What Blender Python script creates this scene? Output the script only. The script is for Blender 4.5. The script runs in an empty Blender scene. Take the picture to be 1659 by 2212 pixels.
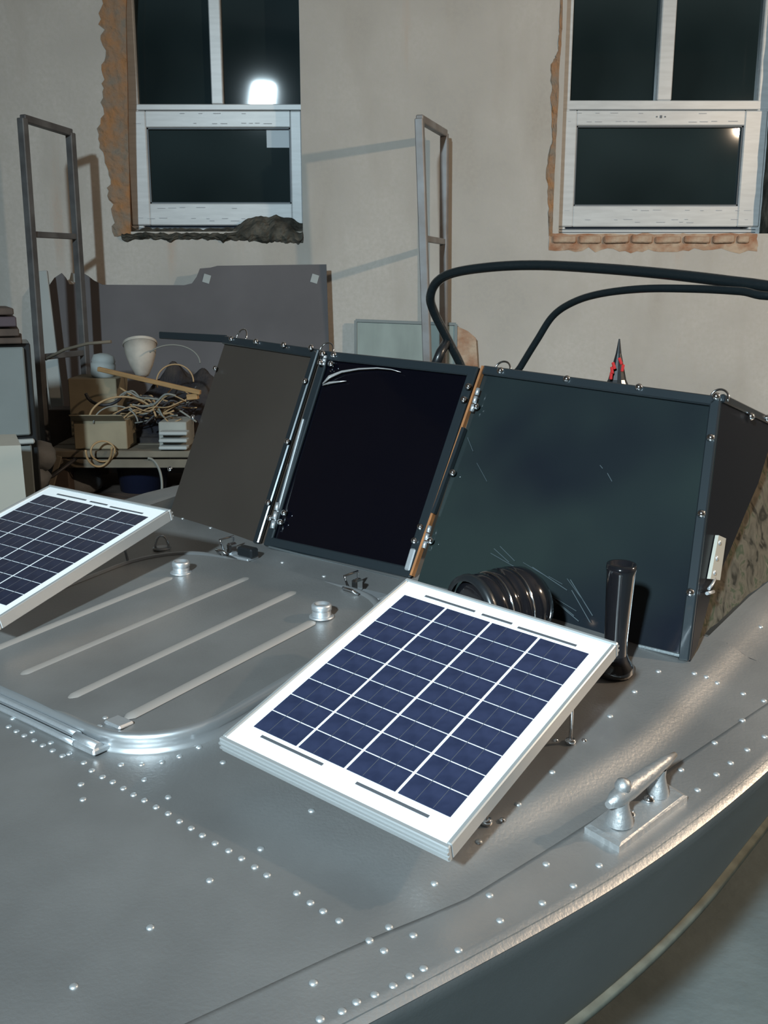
import bpy, math, random
from mathutils import Vector as V, Matrix as MX, noise
random.seed(7)
C = bpy.context.scene.collection
sc = bpy.context.scene
# ------------------------------------------------------------------ camera, world, lamps, exposure
F, PITCH, CAMZ = 2183.0, math.radians(13.2), 1.5
cd = bpy.data.cameras.new('camera'); cam = bpy.data.objects.new('camera', cd); C.objects.link(cam)
cam.location = (0, 0, CAMZ); cam.rotation_euler = (math.radians(90)-PITCH, 0, 0)
cd.sensor_fit = 'VERTICAL'; cd.sensor_height = 24.0; cd.lens = 24.0*F/2212.0
cd.clip_start = .02
sc.camera = cam
w = bpy.data.worlds.new('night'); sc.world = w; w.use_nodes = True
w.node_tree.nodes['Background'].inputs[0].default_value = (.02, .03, .045, 1)
w.node_tree.nodes['Background'].inputs[1].default_value = .3
sc.view_settings.view_transform = 'Standard'; sc.view_settings.look = 'None'
sc.view_settings.exposure = 0.32; sc.view_settings.gamma = 1; sc.view_settings.use_curve_mapping = False
COOL_POS = V((-1.33, -2.5, 3.39)); WARM_POS = V((2.6, 1.5, 2.62))
COOL_W, WARM_W = 88, 128
def lamp(name, kind, loc, power, color, size, target=None):
    l = bpy.data.lights.new(name, kind); l.energy = power; l.color = color
    if kind == 'AREA': l.spread = math.radians(95); l.shape = 'RECTANGLE'; l.size, l.size_y = size
    else: l.shadow_soft_size = size
    o = bpy.data.objects.new(name, l); C.objects.link(o); o.location = loc
    if target is not None: o.rotation_euler = (target-loc).to_track_quat('-Z', 'Y').to_euler()
    return o
COOL_TGT = V((.25, 1.15, .9))
lamp('floodlight_beam', 'AREA', COOL_POS, COOL_W, (.70, .90, 1.0), (.20, .28), COOL_TGT)
lamp('bulb_glow', 'POINT', WARM_POS-V((0, 0, .085)), WARM_W, (1.0, .77, .55), .035)

# ------------------------------------------------------------------ photograph geometry -> world
SD = V((.618, .786, 0)); TD = V((.786, -.618, 0)); TC = -1.10      # boat axes: astern, to starboard
CP, SP = math.cos(PITCH), math.sin(PITCH)
def ray(px, py):
    a, b = (px-829.5)/F, (py-1106)/F
    return V((a, CP-b*SP, -SP-b*CP))
CAM = V((0, 0, CAMZ))
def at(px, py, Y): r = ray(px, py); return CAM+r*(Y/r.y)
def atz(px, py, z): r = ray(px, py); return CAM+r*((z-CAMZ)/r.z)
def tg(s): return max(0.0, .8-.2*(1.4-s)**2) if s < 1.4 else .8
def sstep(a, b, x): x = min(1, max(0, (x-a)/(b-a))); return x*x*(3-2*x)
def ridge_t(s): return .615+.06*sstep(.70, 1.10, s)
def Dz(s, t):
    z = CAMZ-.529+.1*(s-.69)-.07*t*t-.06*max(0, s-1.5)**1.5
    if s > 1.5: z -= .06*(s-1.5)
    rt = ridge_t(s)
    z -= (.002+.010*sstep(.55, .9, s))*sstep(rt-.020, rt+.020, abs(t))                        # pressed bend along the side deck
    return z
def B(s, t, h=0): p = SD*s+TD*(t+TC); return V((p.x, p.y, Dz(s, t)+h))
def BZ(s, t, z): p = SD*s+TD*(t+TC); return V((p.x, p.y, z))
def st(p): q = V((p.x, p.y, 0)); return q.dot(SD), q.dot(TD)-TC
def dhit(px, py, h=0):
    r = ray(px, py); l = .3
    while l < 8:
        p = CAM+r*l; s, t = st(p)
        if p.z < Dz(s, t)+h: return s, t
        l += .001
    return 1, 0
def onS(px, py, s):                                                 # point of the ray with a given s
    r = ray(px, py); return CAM+r*(s/r.dot(SD))
def phit(px, py, P, n): r = ray(px, py); return CAM+r*((P-CAM).dot(n)/r.dot(n))

# ------------------------------------------------------------------ mesh helpers
class MB:
    def __init__(s): s.v = []; s.f = []; s.sm = []
    def add(s, vs, fs, smooth=False):
        o = len(s.v); s.v += [V(p) for p in vs]; s.f += [tuple(i+o for i in f) for f in fs]; s.sm += [smooth]*len(fs); return s
    def box(s, c, size, m=None, bev=0):
        x, y, z = [k/2 for k in size]; c = V(c); m = m or MX.Identity(3)
        if bev:
            b = min(bev, x*.9, y*.9, z*.9); vs = []; idx = {}
            for i, (sx, sy, sz) in enumerate([(a, b_, c_) for a in (-1, 1) for b_ in (-1, 1) for c_ in (-1, 1)]):
                for k, p in enumerate(((sx*(x-b), sy*(y-b), sz*z), (sx*(x-b), sy*y, sz*(z-b)), (sx*x, sy*(y-b), sz*(z-b)))):
                    idx[(sx, sy, sz, k)] = len(vs); vs.append(c+m @ V(p))
            fs = []
            I = lambda a, b_, c_, k: idx[(a, b_, c_, k)]
            for q in (-1, 1):
                fs.append([I(-1, -1, q, 0), I(1, -1, q, 0), I(1, 1, q, 0), I(-1, 1, q, 0)])
                fs.append([I(-1, q, -1, 1), I(1, q, -1, 1), I(1, q, 1, 1), I(-1, q, 1, 1)])
                fs.append([I(q, -1, -1, 2), I(q, 1, -1, 2), I(q, 1, 1, 2), I(q, -1, 1, 2)])
                for r in (-1, 1):
                    fs.append([I(-1, q, r, 0), I(1, q, r, 0), I(1, q, r, 1), I(-1, q, r, 1)])
                    fs.append([I(q, -1, r, 0), I(q, 1, r, 0), I(q, 1, r, 2), I(q, -1, r, 2)])
                    fs.append([I(q, r, -1, 1), I(q, r, 1, 1), I(q, r, 1, 2), I(q, r, -1, 2)])
                    for u in (-1, 1): fs.append([I(q, r, u, 0), I(q, r, u, 1), I(q, r, u, 2)])
            return s.add(vs, fs)
        vs = [c+m @ V((a*x, b*y, d*z)) for a in (-1, 1) for b in (-1, 1) for d in (-1, 1)]
        return s.add(vs, [(0, 1, 3, 2), (4, 6, 7, 5), (0, 4, 5, 1), (2, 3, 7, 6), (0, 2, 6, 4), (1, 5, 7, 3)])
    def beam(s, p, q, w, th, n, bev=0):                             # bar from p to q, wide across, thick along n
        p, q, n = V(p), V(q), V(n); d = (q-p); L = d.length; d.normalize(); x = d.cross(n).normalized(); n2 = x.cross(d).normalized()
        return s.box((p+q)/2, (w, L, th), MX((x, d, n2)).transposed(), bev)
    def tube(s, pts, r, n=10, cap=True):
        pts = [V(p) for p in pts]; rr = r if isinstance(r, (list, tuple)) else [r]*len(pts)
        up = V((0, 0, 1)); vs = []; prev = None
        for i, p in enumerate(pts):
            d = (pts[min(i+1, len(pts)-1)]-pts[max(i-1, 0)]).normalized()
            if prev is None:
                a = d.cross(up if abs(d.z) < .9 else V((1, 0, 0))).normalized()
            else: a = (prev-d*prev.dot(d)).normalized()
            prev = a; b = d.cross(a)
            for k in range(n):
                t = 2*math.pi*k/n; vs.append(p+(a*math.cos(t)+b*math.sin(t))*rr[i])
        fs = [(i*n+k, i*n+(k+1) % n, (i+1)*n+(k+1) % n, (i+1)*n+k) for i in range(len(pts)-1) for k in range(n)]
        s.add(vs, fs, True)
        if cap:
            m = len(pts)-1; s.add(vs[:n], [tuple(range(n))]); s.add(vs[m*n:], [tuple(range(n))])
        return s
    def lathe(s, prof, c, axis=(0, 0, 1), n=24, smooth=True):       # prof: (radius, height)
        c = V(c); ax = V(axis).normalized(); a = ax.cross(V((0, 1, 0)) if abs(ax.y) < .9 else V((1, 0, 0))).normalized(); b = ax.cross(a)
        vs = []
        for r, h in prof:
            for k in range(n):
                t = 2*math.pi*k/n; vs.append(c+ax*h+(a*math.cos(t)+b*math.sin(t))*max(r, 1e-5))
        fs = [(i*n+k, i*n+(k+1) % n, (i+1)*n+(k+1) % n, (i+1)*n+k) for i in range(len(prof)-1) for k in range(n)]
        return s.add(vs, fs, smooth)
    def grid(s, rows, smooth=True, wrap=False):
        n = len(rows[0]); vs = [p for r in rows for p in r]
        fs = [(i*n+k, i*n+k+1, (i+1)*n+k+1, (i+1)*n+k) for i in range(len(rows)-1) for k in range(n-1)]
        return s.add(vs, fs, smooth)
    def slab(s, poly, d):                                           # polygon extruded by vector d
        n = len(poly); p2 = [V(p)+V(d) for p in poly]
        return s.add([V(p) for p in poly]+p2, [tuple(range(n)), tuple(range(2*n-1, n-1, -1))]+[(i, (i+1) % n, n+(i+1) % n, n+i) for i in range(n)])
WLOC = {}
def thing(name, label, cat, loc=(0, 0, 0), group=None, kind=None):
    o = bpy.data.objects.new(name, None); C.objects.link(o); o.location = loc; WLOC[o.name] = V(loc); o.empty_display_size = .05
    tag(o, label, cat, group, kind); return o
def tag(o, label=None, cat=None, group=None, kind=None):
    if label: o['label'] = label
    if cat: o['category'] = cat
    if group: o['group'] = group
    if kind: o['kind'] = kind
    return o
def finish(o, cen, parent):
    o.location = cen; WLOC[o.name] = V(cen)
    if parent is not None:
        o.parent = parent; o.matrix_parent_inverse = MX.Translation(-WLOC[parent.name])
    return o
def obj(name, mb, mat, parent=None, label=None, cat=None, group=None, kind=None):
    lo = V([min(p[i] for p in mb.v) for i in range(3)]); hi = V([max(p[i] for p in mb.v) for i in range(3)]); cen = (lo+hi)/2
    me = bpy.data.meshes.new(name); me.from_pydata([p-cen for p in mb.v], [], mb.f)
    me.polygons.foreach_set('use_smooth', mb.sm); me.materials.append(mat)
    import bmesh
    bm = bmesh.new(); bm.from_mesh(me); bmesh.ops.remove_doubles(bm, verts=bm.verts, dist=1e-6); bmesh.ops.recalc_face_normals(bm, faces=bm.faces); bm.to_mesh(me); bm.free()
    me.update(); o = bpy.data.objects.new(name, me); C.objects.link(o)
    # parents above are never rotated or scaled, so the inverse is a pure translation in world space
    o.location = cen; WLOC[o.name] = cen
    if parent is not None: o.parent = parent; o.matrix_parent_inverse = MX.Translation(-WLOC[parent.name])
    return tag(o, label, cat, group, kind)
def inst(src, name, loc, parent, rot=None):
    o = bpy.data.objects.new(name, src); C.objects.link(o); finish(o, loc, parent)
    if rot: o.rotation_euler = rot
    return o

# ------------------------------------------------------------------ materials
def mat(name, col, rough=.5, metal=0.0, spec=.5, var=0.0, vscale=6, col2=None, bump=0.0, bscale=40, emit=None, coat=0, aniso=None, detail=6, stretch=None):
    m = bpy.data.materials.new(name); m.use_nodes = True; nt = m.node_tree; b = nt.nodes['Principled BSDF']
    b.inputs['Base Color'].default_value = (*col, 1); b.inputs['Roughness'].default_value = rough; b.inputs['Metallic'].default_value = metal
    b.inputs['Specular IOR Level'].default_value = spec; b.inputs['Coat Weight'].default_value = coat; b.inputs['Coat Roughness'].default_value = .08
    tc = nt.nodes.new('ShaderNodeTexCoord'); out = tc.outputs['Object']
    if stretch:
        mp = nt.nodes.new('ShaderNodeMapping'); mp.inputs['Scale'].default_value = stretch; nt.links.new(out, mp.inputs[0]); out = mp.outputs[0]
    if col2 is not None or var:
        n = nt.nodes.new('ShaderNodeTexNoise'); n.inputs['Scale'].default_value = vscale; n.inputs['Detail'].default_value = detail; nt.links.new(out, n.inputs['Vector'])
        r = nt.nodes.new('ShaderNodeValToRGB'); r.color_ramp.elements[0].position = .35; r.color_ramp.elements[1].position = .65
        c2 = col2 if col2 is not None else tuple(k*(1-var) for k in col)
        r.color_ramp.elements[0].color = (*c2, 1); r.color_ramp.elements[1].color = (*col, 1)
        nt.links.new(n.outputs['Fac'], r.inputs[0]); nt.links.new(r.outputs[0], b.inputs['Base Color'])
    if bump:
        n2 = nt.nodes.new('ShaderNodeTexNoise'); n2.inputs['Scale'].default_value = bscale; n2.inputs['Detail'].default_value = 4; nt.links.new(out, n2.inputs['Vector'])
        bp = nt.nodes.new('ShaderNodeBump'); bp.inputs['Strength'].default_value = bump; bp.inputs['Distance'].default_value = .01
        nt.links.new(n2.outputs['Fac'], bp.inputs['Height']); nt.links.new(bp.outputs[0], b.inputs['Normal'])
    if emit: b.inputs['Emission Color'].default_value = (*emit[0], 1); b.inputs['Emission Strength'].default_value = emit[1]
    return m
def plaster():
    m = mat('stained_plaster', (.50, .46, .40), .92, spec=.2); nt = m.node_tree; b = nt.nodes['Principled BSDF']
    g = nt.nodes.new('ShaderNodeNewGeometry')
    def ns(scale, det, a, c, st=None):
        n = nt.nodes.new('ShaderNodeTexNoise'); n.inputs['Scale'].default_value = scale; n.inputs['Detail'].default_value = det
        if st:
            mp = nt.nodes.new('ShaderNodeMapping'); mp.inputs['Scale'].default_value = st; nt.links.new(g.outputs['Position'], mp.inputs[0]); nt.links.new(mp.outputs[0], n.inputs['Vector'])
        else: nt.links.new(g.outputs['Position'], n.inputs['Vector'])
        r = nt.nodes.new('ShaderNodeMapRange'); r.inputs[1].default_value = a; r.inputs[2].default_value = c; nt.links.new(n.outputs['Fac'], r.inputs[0]); return r.outputs[0]
    def mix(fac, c1, c2):
        x = nt.nodes.new('ShaderNodeMix'); x.data_type = 'RGBA'; nt.links.new(fac, x.inputs[0])
        for i, c in ((6, c1), (7, c2)):
            if isinstance(c, tuple): x.inputs[i].default_value = (*c, 1)
            else: nt.links.new(c, x.inputs[i])
        return x.outputs[2]
    c = mix(ns(1.6, 8, .35, .65), (.42, .39, .36), (.56, .52, .48))
    c = mix(ns(3.3, 9, .52, .72, (1.5, 1, .5)), c, (.41, .37, .33))
    c = mix(ns(2.2, 6, .62, .70, (3, 1, .35)), c, (.48, .39, .33))
    c = mix(ns(60, 2, .3, .9), c, (.46, .43, .38))
    nt.links.new(c, b.inputs['Base Color'])
    n = nt.nodes.new('ShaderNodeTexNoise'); n.inputs['Scale'].default_value = 14; n.inputs['Detail'].default_value = 8; nt.links.new(g.outputs['Position'], n.inputs['Vector'])
    bp = nt.nodes.new('ShaderNodeBump'); bp.inputs['Strength'].default_value = .35; bp.inputs['Distance'].default_value = .012
    nt.links.new(n.outputs['Fac'], bp.inputs['Height']); nt.links.new(bp.outputs[0], b.inputs['Normal'])
    return m
def deck_paint(name, base, rough, metal):
    m = mat(name, base, rough, metal, spec=.5); nt = m.node_tree; b = nt.nodes['Principled BSDF']; g = nt.nodes.new('ShaderNodeNewGeometry')
    n = nt.nodes.new('ShaderNodeTexNoise'); n.inputs['Scale'].default_value = 260; n.inputs['Detail'].default_value = 3; nt.links.new(g.outputs['Position'], n.inputs['Vector'])
    bp = nt.nodes.new('ShaderNodeBump'); bp.inputs['Strength'].default_value = .30; bp.inputs['Distance'].default_value = .0012
    nt.links.new(n.outputs['Fac'], bp.inputs['Height'])
    n3 = nt.nodes.new('ShaderNodeTexNoise'); n3.inputs['Scale'].default_value = 5; n3.inputs['Detail'].default_value = 2; nt.links.new(g.outputs['Position'], n3.inputs['Vector'])
    b2 = nt.nodes.new('ShaderNodeBump'); b2.inputs['Strength'].default_value = .10; b2.inputs['Distance'].default_value = .006
    nt.links.new(n3.outputs['Fac'], b2.inputs['Height']); nt.links.new(bp.outputs[0], b2.inputs['Normal']); nt.links.new(b2.outputs[0], b.inputs['Normal'])
    n2 = nt.nodes.new('ShaderNodeTexNoise'); n2.inputs['Scale'].default_value = 7; n2.inputs['Detail'].default_value = 7; nt.links.new(g.outputs['Position'], n2.inputs['Vector'])
    r = nt.nodes.new('ShaderNodeValToRGB'); r.color_ramp.elements[0].position = .3; r.color_ramp.elements[1].position = .7
    r.color_ramp.elements[0].color = (*[k*.88 for k in base], 1); r.color_ramp.elements[1].color = (*[min(1, k*1.08) for k in base], 1)
    nt.links.new(n2.outputs['Fac'], r.inputs[0]); nt.links.new(r.outputs[0], b.inputs['Base Color'])
    mr = nt.nodes.new('ShaderNodeMapRange'); mr.inputs[3].default_value = rough-.05; mr.inputs[4].default_value = rough+.07
    nt.links.new(n2.outputs['Fac'], mr.inputs[0]); nt.links.new(mr.outputs[0], b.inputs['Roughness'])
    return m
M = dict(
    plaster=plaster(),
    concrete=mat('grey_concrete', (.15, .18, .185), .85, col2=(.105, .13, .135), vscale=3, bump=.3, bscale=30, spec=.3),
    ceiling=mat('dark_ceiling', (.20, .20, .21), .9, var=.2, vscale=3),
    sidewall=mat('dim_plaster', (.22, .21, .20), .9, var=.25, vscale=2),
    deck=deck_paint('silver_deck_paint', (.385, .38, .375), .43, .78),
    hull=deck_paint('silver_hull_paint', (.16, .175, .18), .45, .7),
    rivet=mat('bright_rivet', (.60, .62, .63), .42, .75),
    alu=mat('brushed_aluminium', (.66, .68, .70), .42, .8, var=.08, vscale=60, stretch=(1, 12, 1)),
    railm=mat('dull_rail', (.13, .15, .13), .6, .3, var=.35, vscale=30),
    castm=mat('cast_aluminium', (.42, .42, .42), .48, .75, bump=.15, bscale=120),
    rimm=mat('hatch_rim', (.50, .51, .52), .38, .8),
    alu2=mat('anodised_frame', (.46, .47, .47), .42, .55, spec=.5),
    chrome=mat('polished_steel', (.82, .84, .86), .12, 1.0),
    rib=mat('pressed_rib', (.42, .38, .35), .5, .5, spec=.5),
    white=mat('white_backsheet', (.90, .91, .92), .35, spec=.5, coat=.4),
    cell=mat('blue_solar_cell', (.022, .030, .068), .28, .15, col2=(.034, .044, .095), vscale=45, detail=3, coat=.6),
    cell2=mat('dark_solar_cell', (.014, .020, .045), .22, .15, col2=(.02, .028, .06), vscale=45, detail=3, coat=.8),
    ribbon=mat('grey_ribbon', (.16, .17, .19), .4, .5),
    trim=mat('dark_trim', (.020, .027, .032), .32, .3, spec=.6, coat=.3),
    pane_b=mat('brown_acrylic', (.045, .036, .030), .30, spec=.5, var=.15, vscale=4),  # left pane: brown base colour, slightly mottled
    pane_k=mat('black_acrylic', (.002, .002, .004), .07, spec=.5),
    pane_g=mat('smoky_acrylic', (.019, .027, .026), .12, spec=.5, col2=(.009, .011, .016), vscale=4, detail=2),
    wing=mat('black_wing_acrylic', (.008, .009, .012), .3, spec=.12),
    scratch=mat('scratch', (.07, .09, .10), .4, .2), glint=mat('glint_strip', (.75, .72, .70), .3, .7),  # glint: bright colour standing in for a lamp reflection
    orange=mat('rusty_orange_strip', (.38, .15, .05), .6, var=.4, vscale=30),
    black=mat('gloss_black_paint', (.008, .008, .010), .12, spec=.6, coat=.6),
    blackm=mat('satin_black', (.012, .014, .016), .35, spec=.5, coat=.3),
    tube=mat('black_tube', (.010, .014, .016), .22, spec=.6, coat=.5, bump=.15, bscale=90),
    red=mat('red_paint', (.5, .02, .02), .5),
    pvc=mat('white_window_profile', (.60, .62, .63), .35, spec=.5, var=.12, vscale=9, stretch=(1, 1, 7)),
    film=mat('printed_film', (.45, .47, .50), .5), gasket=mat('grey_gasket', (.10, .12, .14), .5),
    glass=mat('night_window_glass', (.010, .018, .020), .035, spec=.5, col2=(.026, .042, .046), vscale=1.4, detail=2),
    sticker=mat('pale_sticker', (.35, .40, .44), .4),
    foam=mat('brick_reveal', (.37, .19, .09), .95, col2=(.24, .20, .16), vscale=14, bump=1, bscale=40, spec=.1),
    brick=mat('pale_brick', (.50, .38, .28), .9, col2=(.34, .17, .10), vscale=16, bump=.6, bscale=50, spec=.1),
    rubble=mat('dark_rubble', (.13, .12, .10), .95, col2=(.035, .035, .03), vscale=14, bump=1, bscale=30, spec=.1),
    steel=mat('weathered_steel', (.15, .15, .15), .55, .3, col2=(.09, .085, .085), vscale=12),
    steel2=mat('grey_rack_steel', (.30, .30, .31), .5, .3, col2=(.22, .20, .19), vscale=10),
    sheet=mat('dark_sheet', (.135, .125, .13), .7, spec=.3, var=.2, vscale=3),
    wood=mat('orange_wood', (.42, .24, .10), .7, var=.3, vscale=8, stretch=(1, 1, 6)),
    dwood=mat('dark_old_wood', (.10, .07, .055), .8, var=.4, vscale=8),
    gwood=mat('grey_old_wood', (.19, .16, .12), .85, var=.35, vscale=8),
    card=mat('cardboard', (.30, .25, .17), .85, var=.25, vscale=7), card2=mat('pale_carton', (.33, .33, .30), .8, var=.25, vscale=7),
    cable=mat('tan_cable', (.36, .235, .12), .6), cable2=mat('dark_cable', (.035, .032, .035), .5), cable3=mat('grey_cable', (.20, .20, .18), .6),
    beige=mat('beige_board', (.44, .41, .35), .8, var=.08, vscale=4), cab=mat('grey_cabinet', (.22, .25, .25), .5, var=.25, vscale=3),
    bag=mat('grey_sack', (.20, .205, .21), .85, var=.35, vscale=8, bump=.5, bscale=20), blue=mat('dark_blue_tub', (.015, .02, .05), .4),
    pale=mat('pale_board', (.40, .42, .41), .7, var=.1), rag=mat('cream_shade', (.50, .45, .39), .8, var=.35, vscale=12),
    glasssheet=mat('greenish_glass_sheet', (.36, .42, .40), .12, spec=.6, var=.25, vscale=3, stretch=(3, 1, 1)),
    lampbody=mat('lamp_housing', (.05, .05, .055), .5, .5),
    cool=mat('cool_lamp_face', (1, 1, 1), .5, emit=((.8, .95, 1), 60)), warm=mat('warm_bulb', (1, .9, .7), .5, emit=((1, .75, .45), 40)),
)
def camo():
    m = mat('camouflage_fabric', (.2, .2, .15), .9, spec=.1); nt = m.node_tree; b = nt.nodes['Principled BSDF']; g = nt.nodes.new('ShaderNodeNewGeometry')
    n = nt.nodes.new('ShaderNodeTexNoise'); n.inputs['Scale'].default_value = 26; n.inputs['Detail'].default_value = 3; n.inputs['Distortion'].default_value = 1.2
    nt.links.new(g.outputs['Position'], n.inputs['Vector']); r = nt.nodes.new('ShaderNodeValToRGB'); r.color_ramp.interpolation = 'EASE'
    e = r.color_ramp.elements; e[0].position = .33; e[0].color = (.03, .028, .022, 1); e[1].position = .42; e[1].color = (.09, .08, .062, 1)
    for p, c in ((.52, (.12, .105, .08, 1)), (.60, (.06, .07, .045, 1)), (.70, (.15, .13, .10, 1))):
        k = e.new(p); k.color = c
    nt.links.new(n.outputs['Fac'], r.inputs[0]); nt.links.new(r.outputs[0], b.inputs['Base Color']); return m
M['camo'] = camo()

# ------------------------------------------------------------------ room shell
YW = 4.5; X0, X1, Y0, ZC = -3.4, 3.9, -3.2, 4.0
RC = .13                                                            # window recess
def wp(px, py, d=0): return at(px, py, YW+d)
WIN = []                                                            # openings (x0, x1, z0, z1)
xa0, xa1 = wp(283, 480, RC).x, wp(659, 480, RC).x; za0 = wp(470, 503, RC).z
xb0, xb1 = wp(1196, 495, RC).x, wp(1643, 495, RC).x; zb0 = wp(1400, 507, RC).z
ZT = 3.05
WIN = [(xa0, xa1, za0, ZT), (xb0, xb1, zb0, ZT)]
mb = MB()
def wq(a, b, c, d):                                                 # wall patch as slab
    if b-a > 1e-4 and d-c > 1e-4: mb.box(((a+b)/2, YW+.2, (c+d)/2), (b-a, .4, d-c))
lowz = min(za0, zb0)
wq(X0, X1, 0, lowz); wq(X0, xa0, lowz, ZC); wq(xa1, xb0, lowz, ZC); wq(xb1, X1, lowz, ZC)
wq(xa0, xa1, lowz, za0); wq(xb0, xb1, lowz, zb0); wq(xa0, xa1, ZT, ZC); wq(xb0, xb1, ZT, ZC)
wall = obj('wall_back', mb, M['plaster'], kind='structure')
obj('floor', MB().box(((X0+X1)/2, (Y0+YW)/2, -.05), (X1-X0, YW-Y0, .1)), M['concrete'], kind='structure')
obj('ceiling', MB().box(((X0+X1)/2, (Y0+YW)/2, ZC+.05), (X1-X0, YW-Y0+.8, .1)), M['ceiling'], kind='structure')
obj('wall_left', MB().box((X0-.1, (Y0+YW)/2, ZC/2), (.2, YW-Y0, ZC)), M['sidewall'], kind='structure')
obj('wall_right', MB().box((X1+.1, (Y0+YW)/2, ZC/2), (.2, YW-Y0, ZC)), M['sidewall'], kind='structure')
obj('wall_front', MB().box(((X0+X1)/2, Y0-.1, ZC/2), (X1-X0, .2, ZC)), M['sidewall'], kind='structure')

# windows: every bar from its pixel edges, on the recessed plane
def window(name, x0, x1, zbot, trans, mull, sash, glassrect, upper_y, label):
    d = RC; yf = YW+d
    W = thing(name, label, None, ((x0+x1)/2, yf, zbot), kind='structure')
    fr = MB(); ft = .07                                             # outer frame
    zt1, zt0 = trans
    (sx0, sx1, sz0, sz1) = sash; (gx0, gx1, gz0, gz1) = glassrect
    ow = upper_y                                                    # (left inner x, mull x0, mull x1, right inner x)
    fr.box(((x0+ow[0])/2, yf+ft/2, (zbot+ZT)/2), (ow[0]-x0, ft, ZT-zbot), bev=.004)
    fr.box(((x1+ow[3])/2, yf+ft/2, (zbot+ZT)/2), (x1-ow[3], ft, ZT-zbot), bev=.004)
    fr.box(((x0+x1)/2, yf+ft/2-.002, (zt0+zt1)/2), (x1-x0-.004, ft, zt1-zt0), bev=.003)
    fr.box(((x0+x1)/2, yf+ft/2-.002, ZT-.02), (x1-x0-.004, ft, .04), bev=.003)
    fr.box(((x0+x1)/2, yf+ft/2-.004, (zbot+sz0)/2-.004), (x1-x0-.006, ft, sz0-zbot-.010), bev=.003)
    obj('window_frame', fr, M['pvc'], W)
    obj('mullion', MB().box(((ow[1]+ow[2])/2, yf+ft/2-.004, (zt1+ZT)/2), (ow[2]-ow[1], ft, ZT-zt1), bev=.004), M['pvc'], W)
    sa = MB(); sy = yf-.012
    sa.box(((sx0+gx0)/2, sy+.03, (sz0+sz1)/2), (gx0-sx0, .06, sz1-sz0), bev=.005)
    sa.box(((sx1+gx1)/2, sy+.03, (sz0+sz1)/2), (sx1-gx1, .06, sz1-sz0), bev=.005)
    sa.box(((gx0+gx1)/2, sy+.031, (sz1+gz1)/2), (gx1-gx0+.004, .058, sz1-gz1), bev=.004)
    sa.box(((gx0+gx1)/2, sy+.031, (sz0+gz0)/2), (gx1-gx0+.004, .058, gz0-sz0), bev=.004)
    s = obj('opening_sash', sa, M['pvc'], W)
    ga = MB()
    for a, b in (((gx0, gz0), (gx1, gz0)), ((gx1, gz0), (gx1, gz1)), ((gx1, gz1), (gx0, gz1)), ((gx0, gz1), (gx0, gz0))):
        ga.beam((a[0], sy+.018, a[1]), (b[0], sy+.018, b[1]), .012, .012, (0, 1, 0))
    obj('gasket', ga, M['gasket'], s)
    obj('pane', MB().box(((gx0+gx1)/2, sy+.030, (gz0+gz1)/2), (gx1-gx0, .006, gz1-gz0)), M['glass'], s)
    for a, b in ((ow[0], ow[1]), (ow[2], ow[3])):
        obj('pane', MB().box(((a+b)/2, yf+.035, (zt1+ZT-.04)/2), (b-a, .006, ZT-.04-zt1)), M['glass'], W)
    # faint printed strips of the protective film, following the profile
    fl = MB(); rn = random.Random(3)
    for z in (sz0+.018, (zt0+sz1)/2-.014, gz1+.016, gz0-.018, sz0+.03):
        x = sx0+.03
        while x < sx1-.05:
            L = rn.uniform(.012, .04)
            yy = sy-.0006
            if rn.random() < .45: fl.box((x+L/2, yy, z+rn.uniform(-.002, .002)), (L, .001, .0026))
            x += L+rn.uniform(.006, .03)
    o = obj('film_print', fl, M['film'], s, 'faint grey printing on the white profile'); o['kind'] = 'stuff'
    # bottom grooves
    gm = MB()
    for k in (0.3, .65):
        z = zbot+(sz0-zbot)*k; gm.box(((x0+x1)/2, yf-.005, z), (x1-x0-.05, .003, .0035))
    obj('drip_groove', gm, M['gasket'], W)
    return W, s, sy
px = lambda x, y: wp(x, y, RC)
z = lambda x, y: wp(x, y, RC).z
X = lambda x, y: wp(x, y, RC).x
w1, s1, sy1 = window('window_1', xa0, xa1, za0, (z(470, 225), z(470, 238)), None,
    (X(283, 480)+.006, X(657, 480)-.004, z(470, 487), z(470, 240)), (X(322, 380), X(629, 380), z(470, 440), z(470, 276)),
    (X(297, 215), X(457, 215), X(482, 215), X(649, 215)), 'left white window with a bare brick reveal and rubble on the sill')
w2, s2, sy2 = window('window_2', xb0, xb1, zb0, (z(1425, 217), z(1425, 237)), None,
    (X(1203, 480), X(1640, 480)-.004, z(1420, 490), z(1420, 239)), (X(1241, 380), X(1598, 380), z(1420, 445), z(1420, 272)),
    (X(1232, 215), X(1419, 215), X(1450, 215), X(1638, 215)), 'right white window with a bright reflection in the sash corner')
mk = MB()
for k, dx in enumerate((-9, 0, 9)):
    mk.box(wp(1428+dx, 252, RC-.0125), (.009 if k == 1 else .006, .001, .011 if k == 1 else .005))
obj('printed_mark', mk, M['gasket'], s2, 'three small dark marks on the top rail')
obj('sticker', MB().box(at(602, 298, sy1+.0262), (.105, .001, .08)), M['sticker'], s1, 'pale translucent sticker in the upper right corner of the pane')
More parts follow.
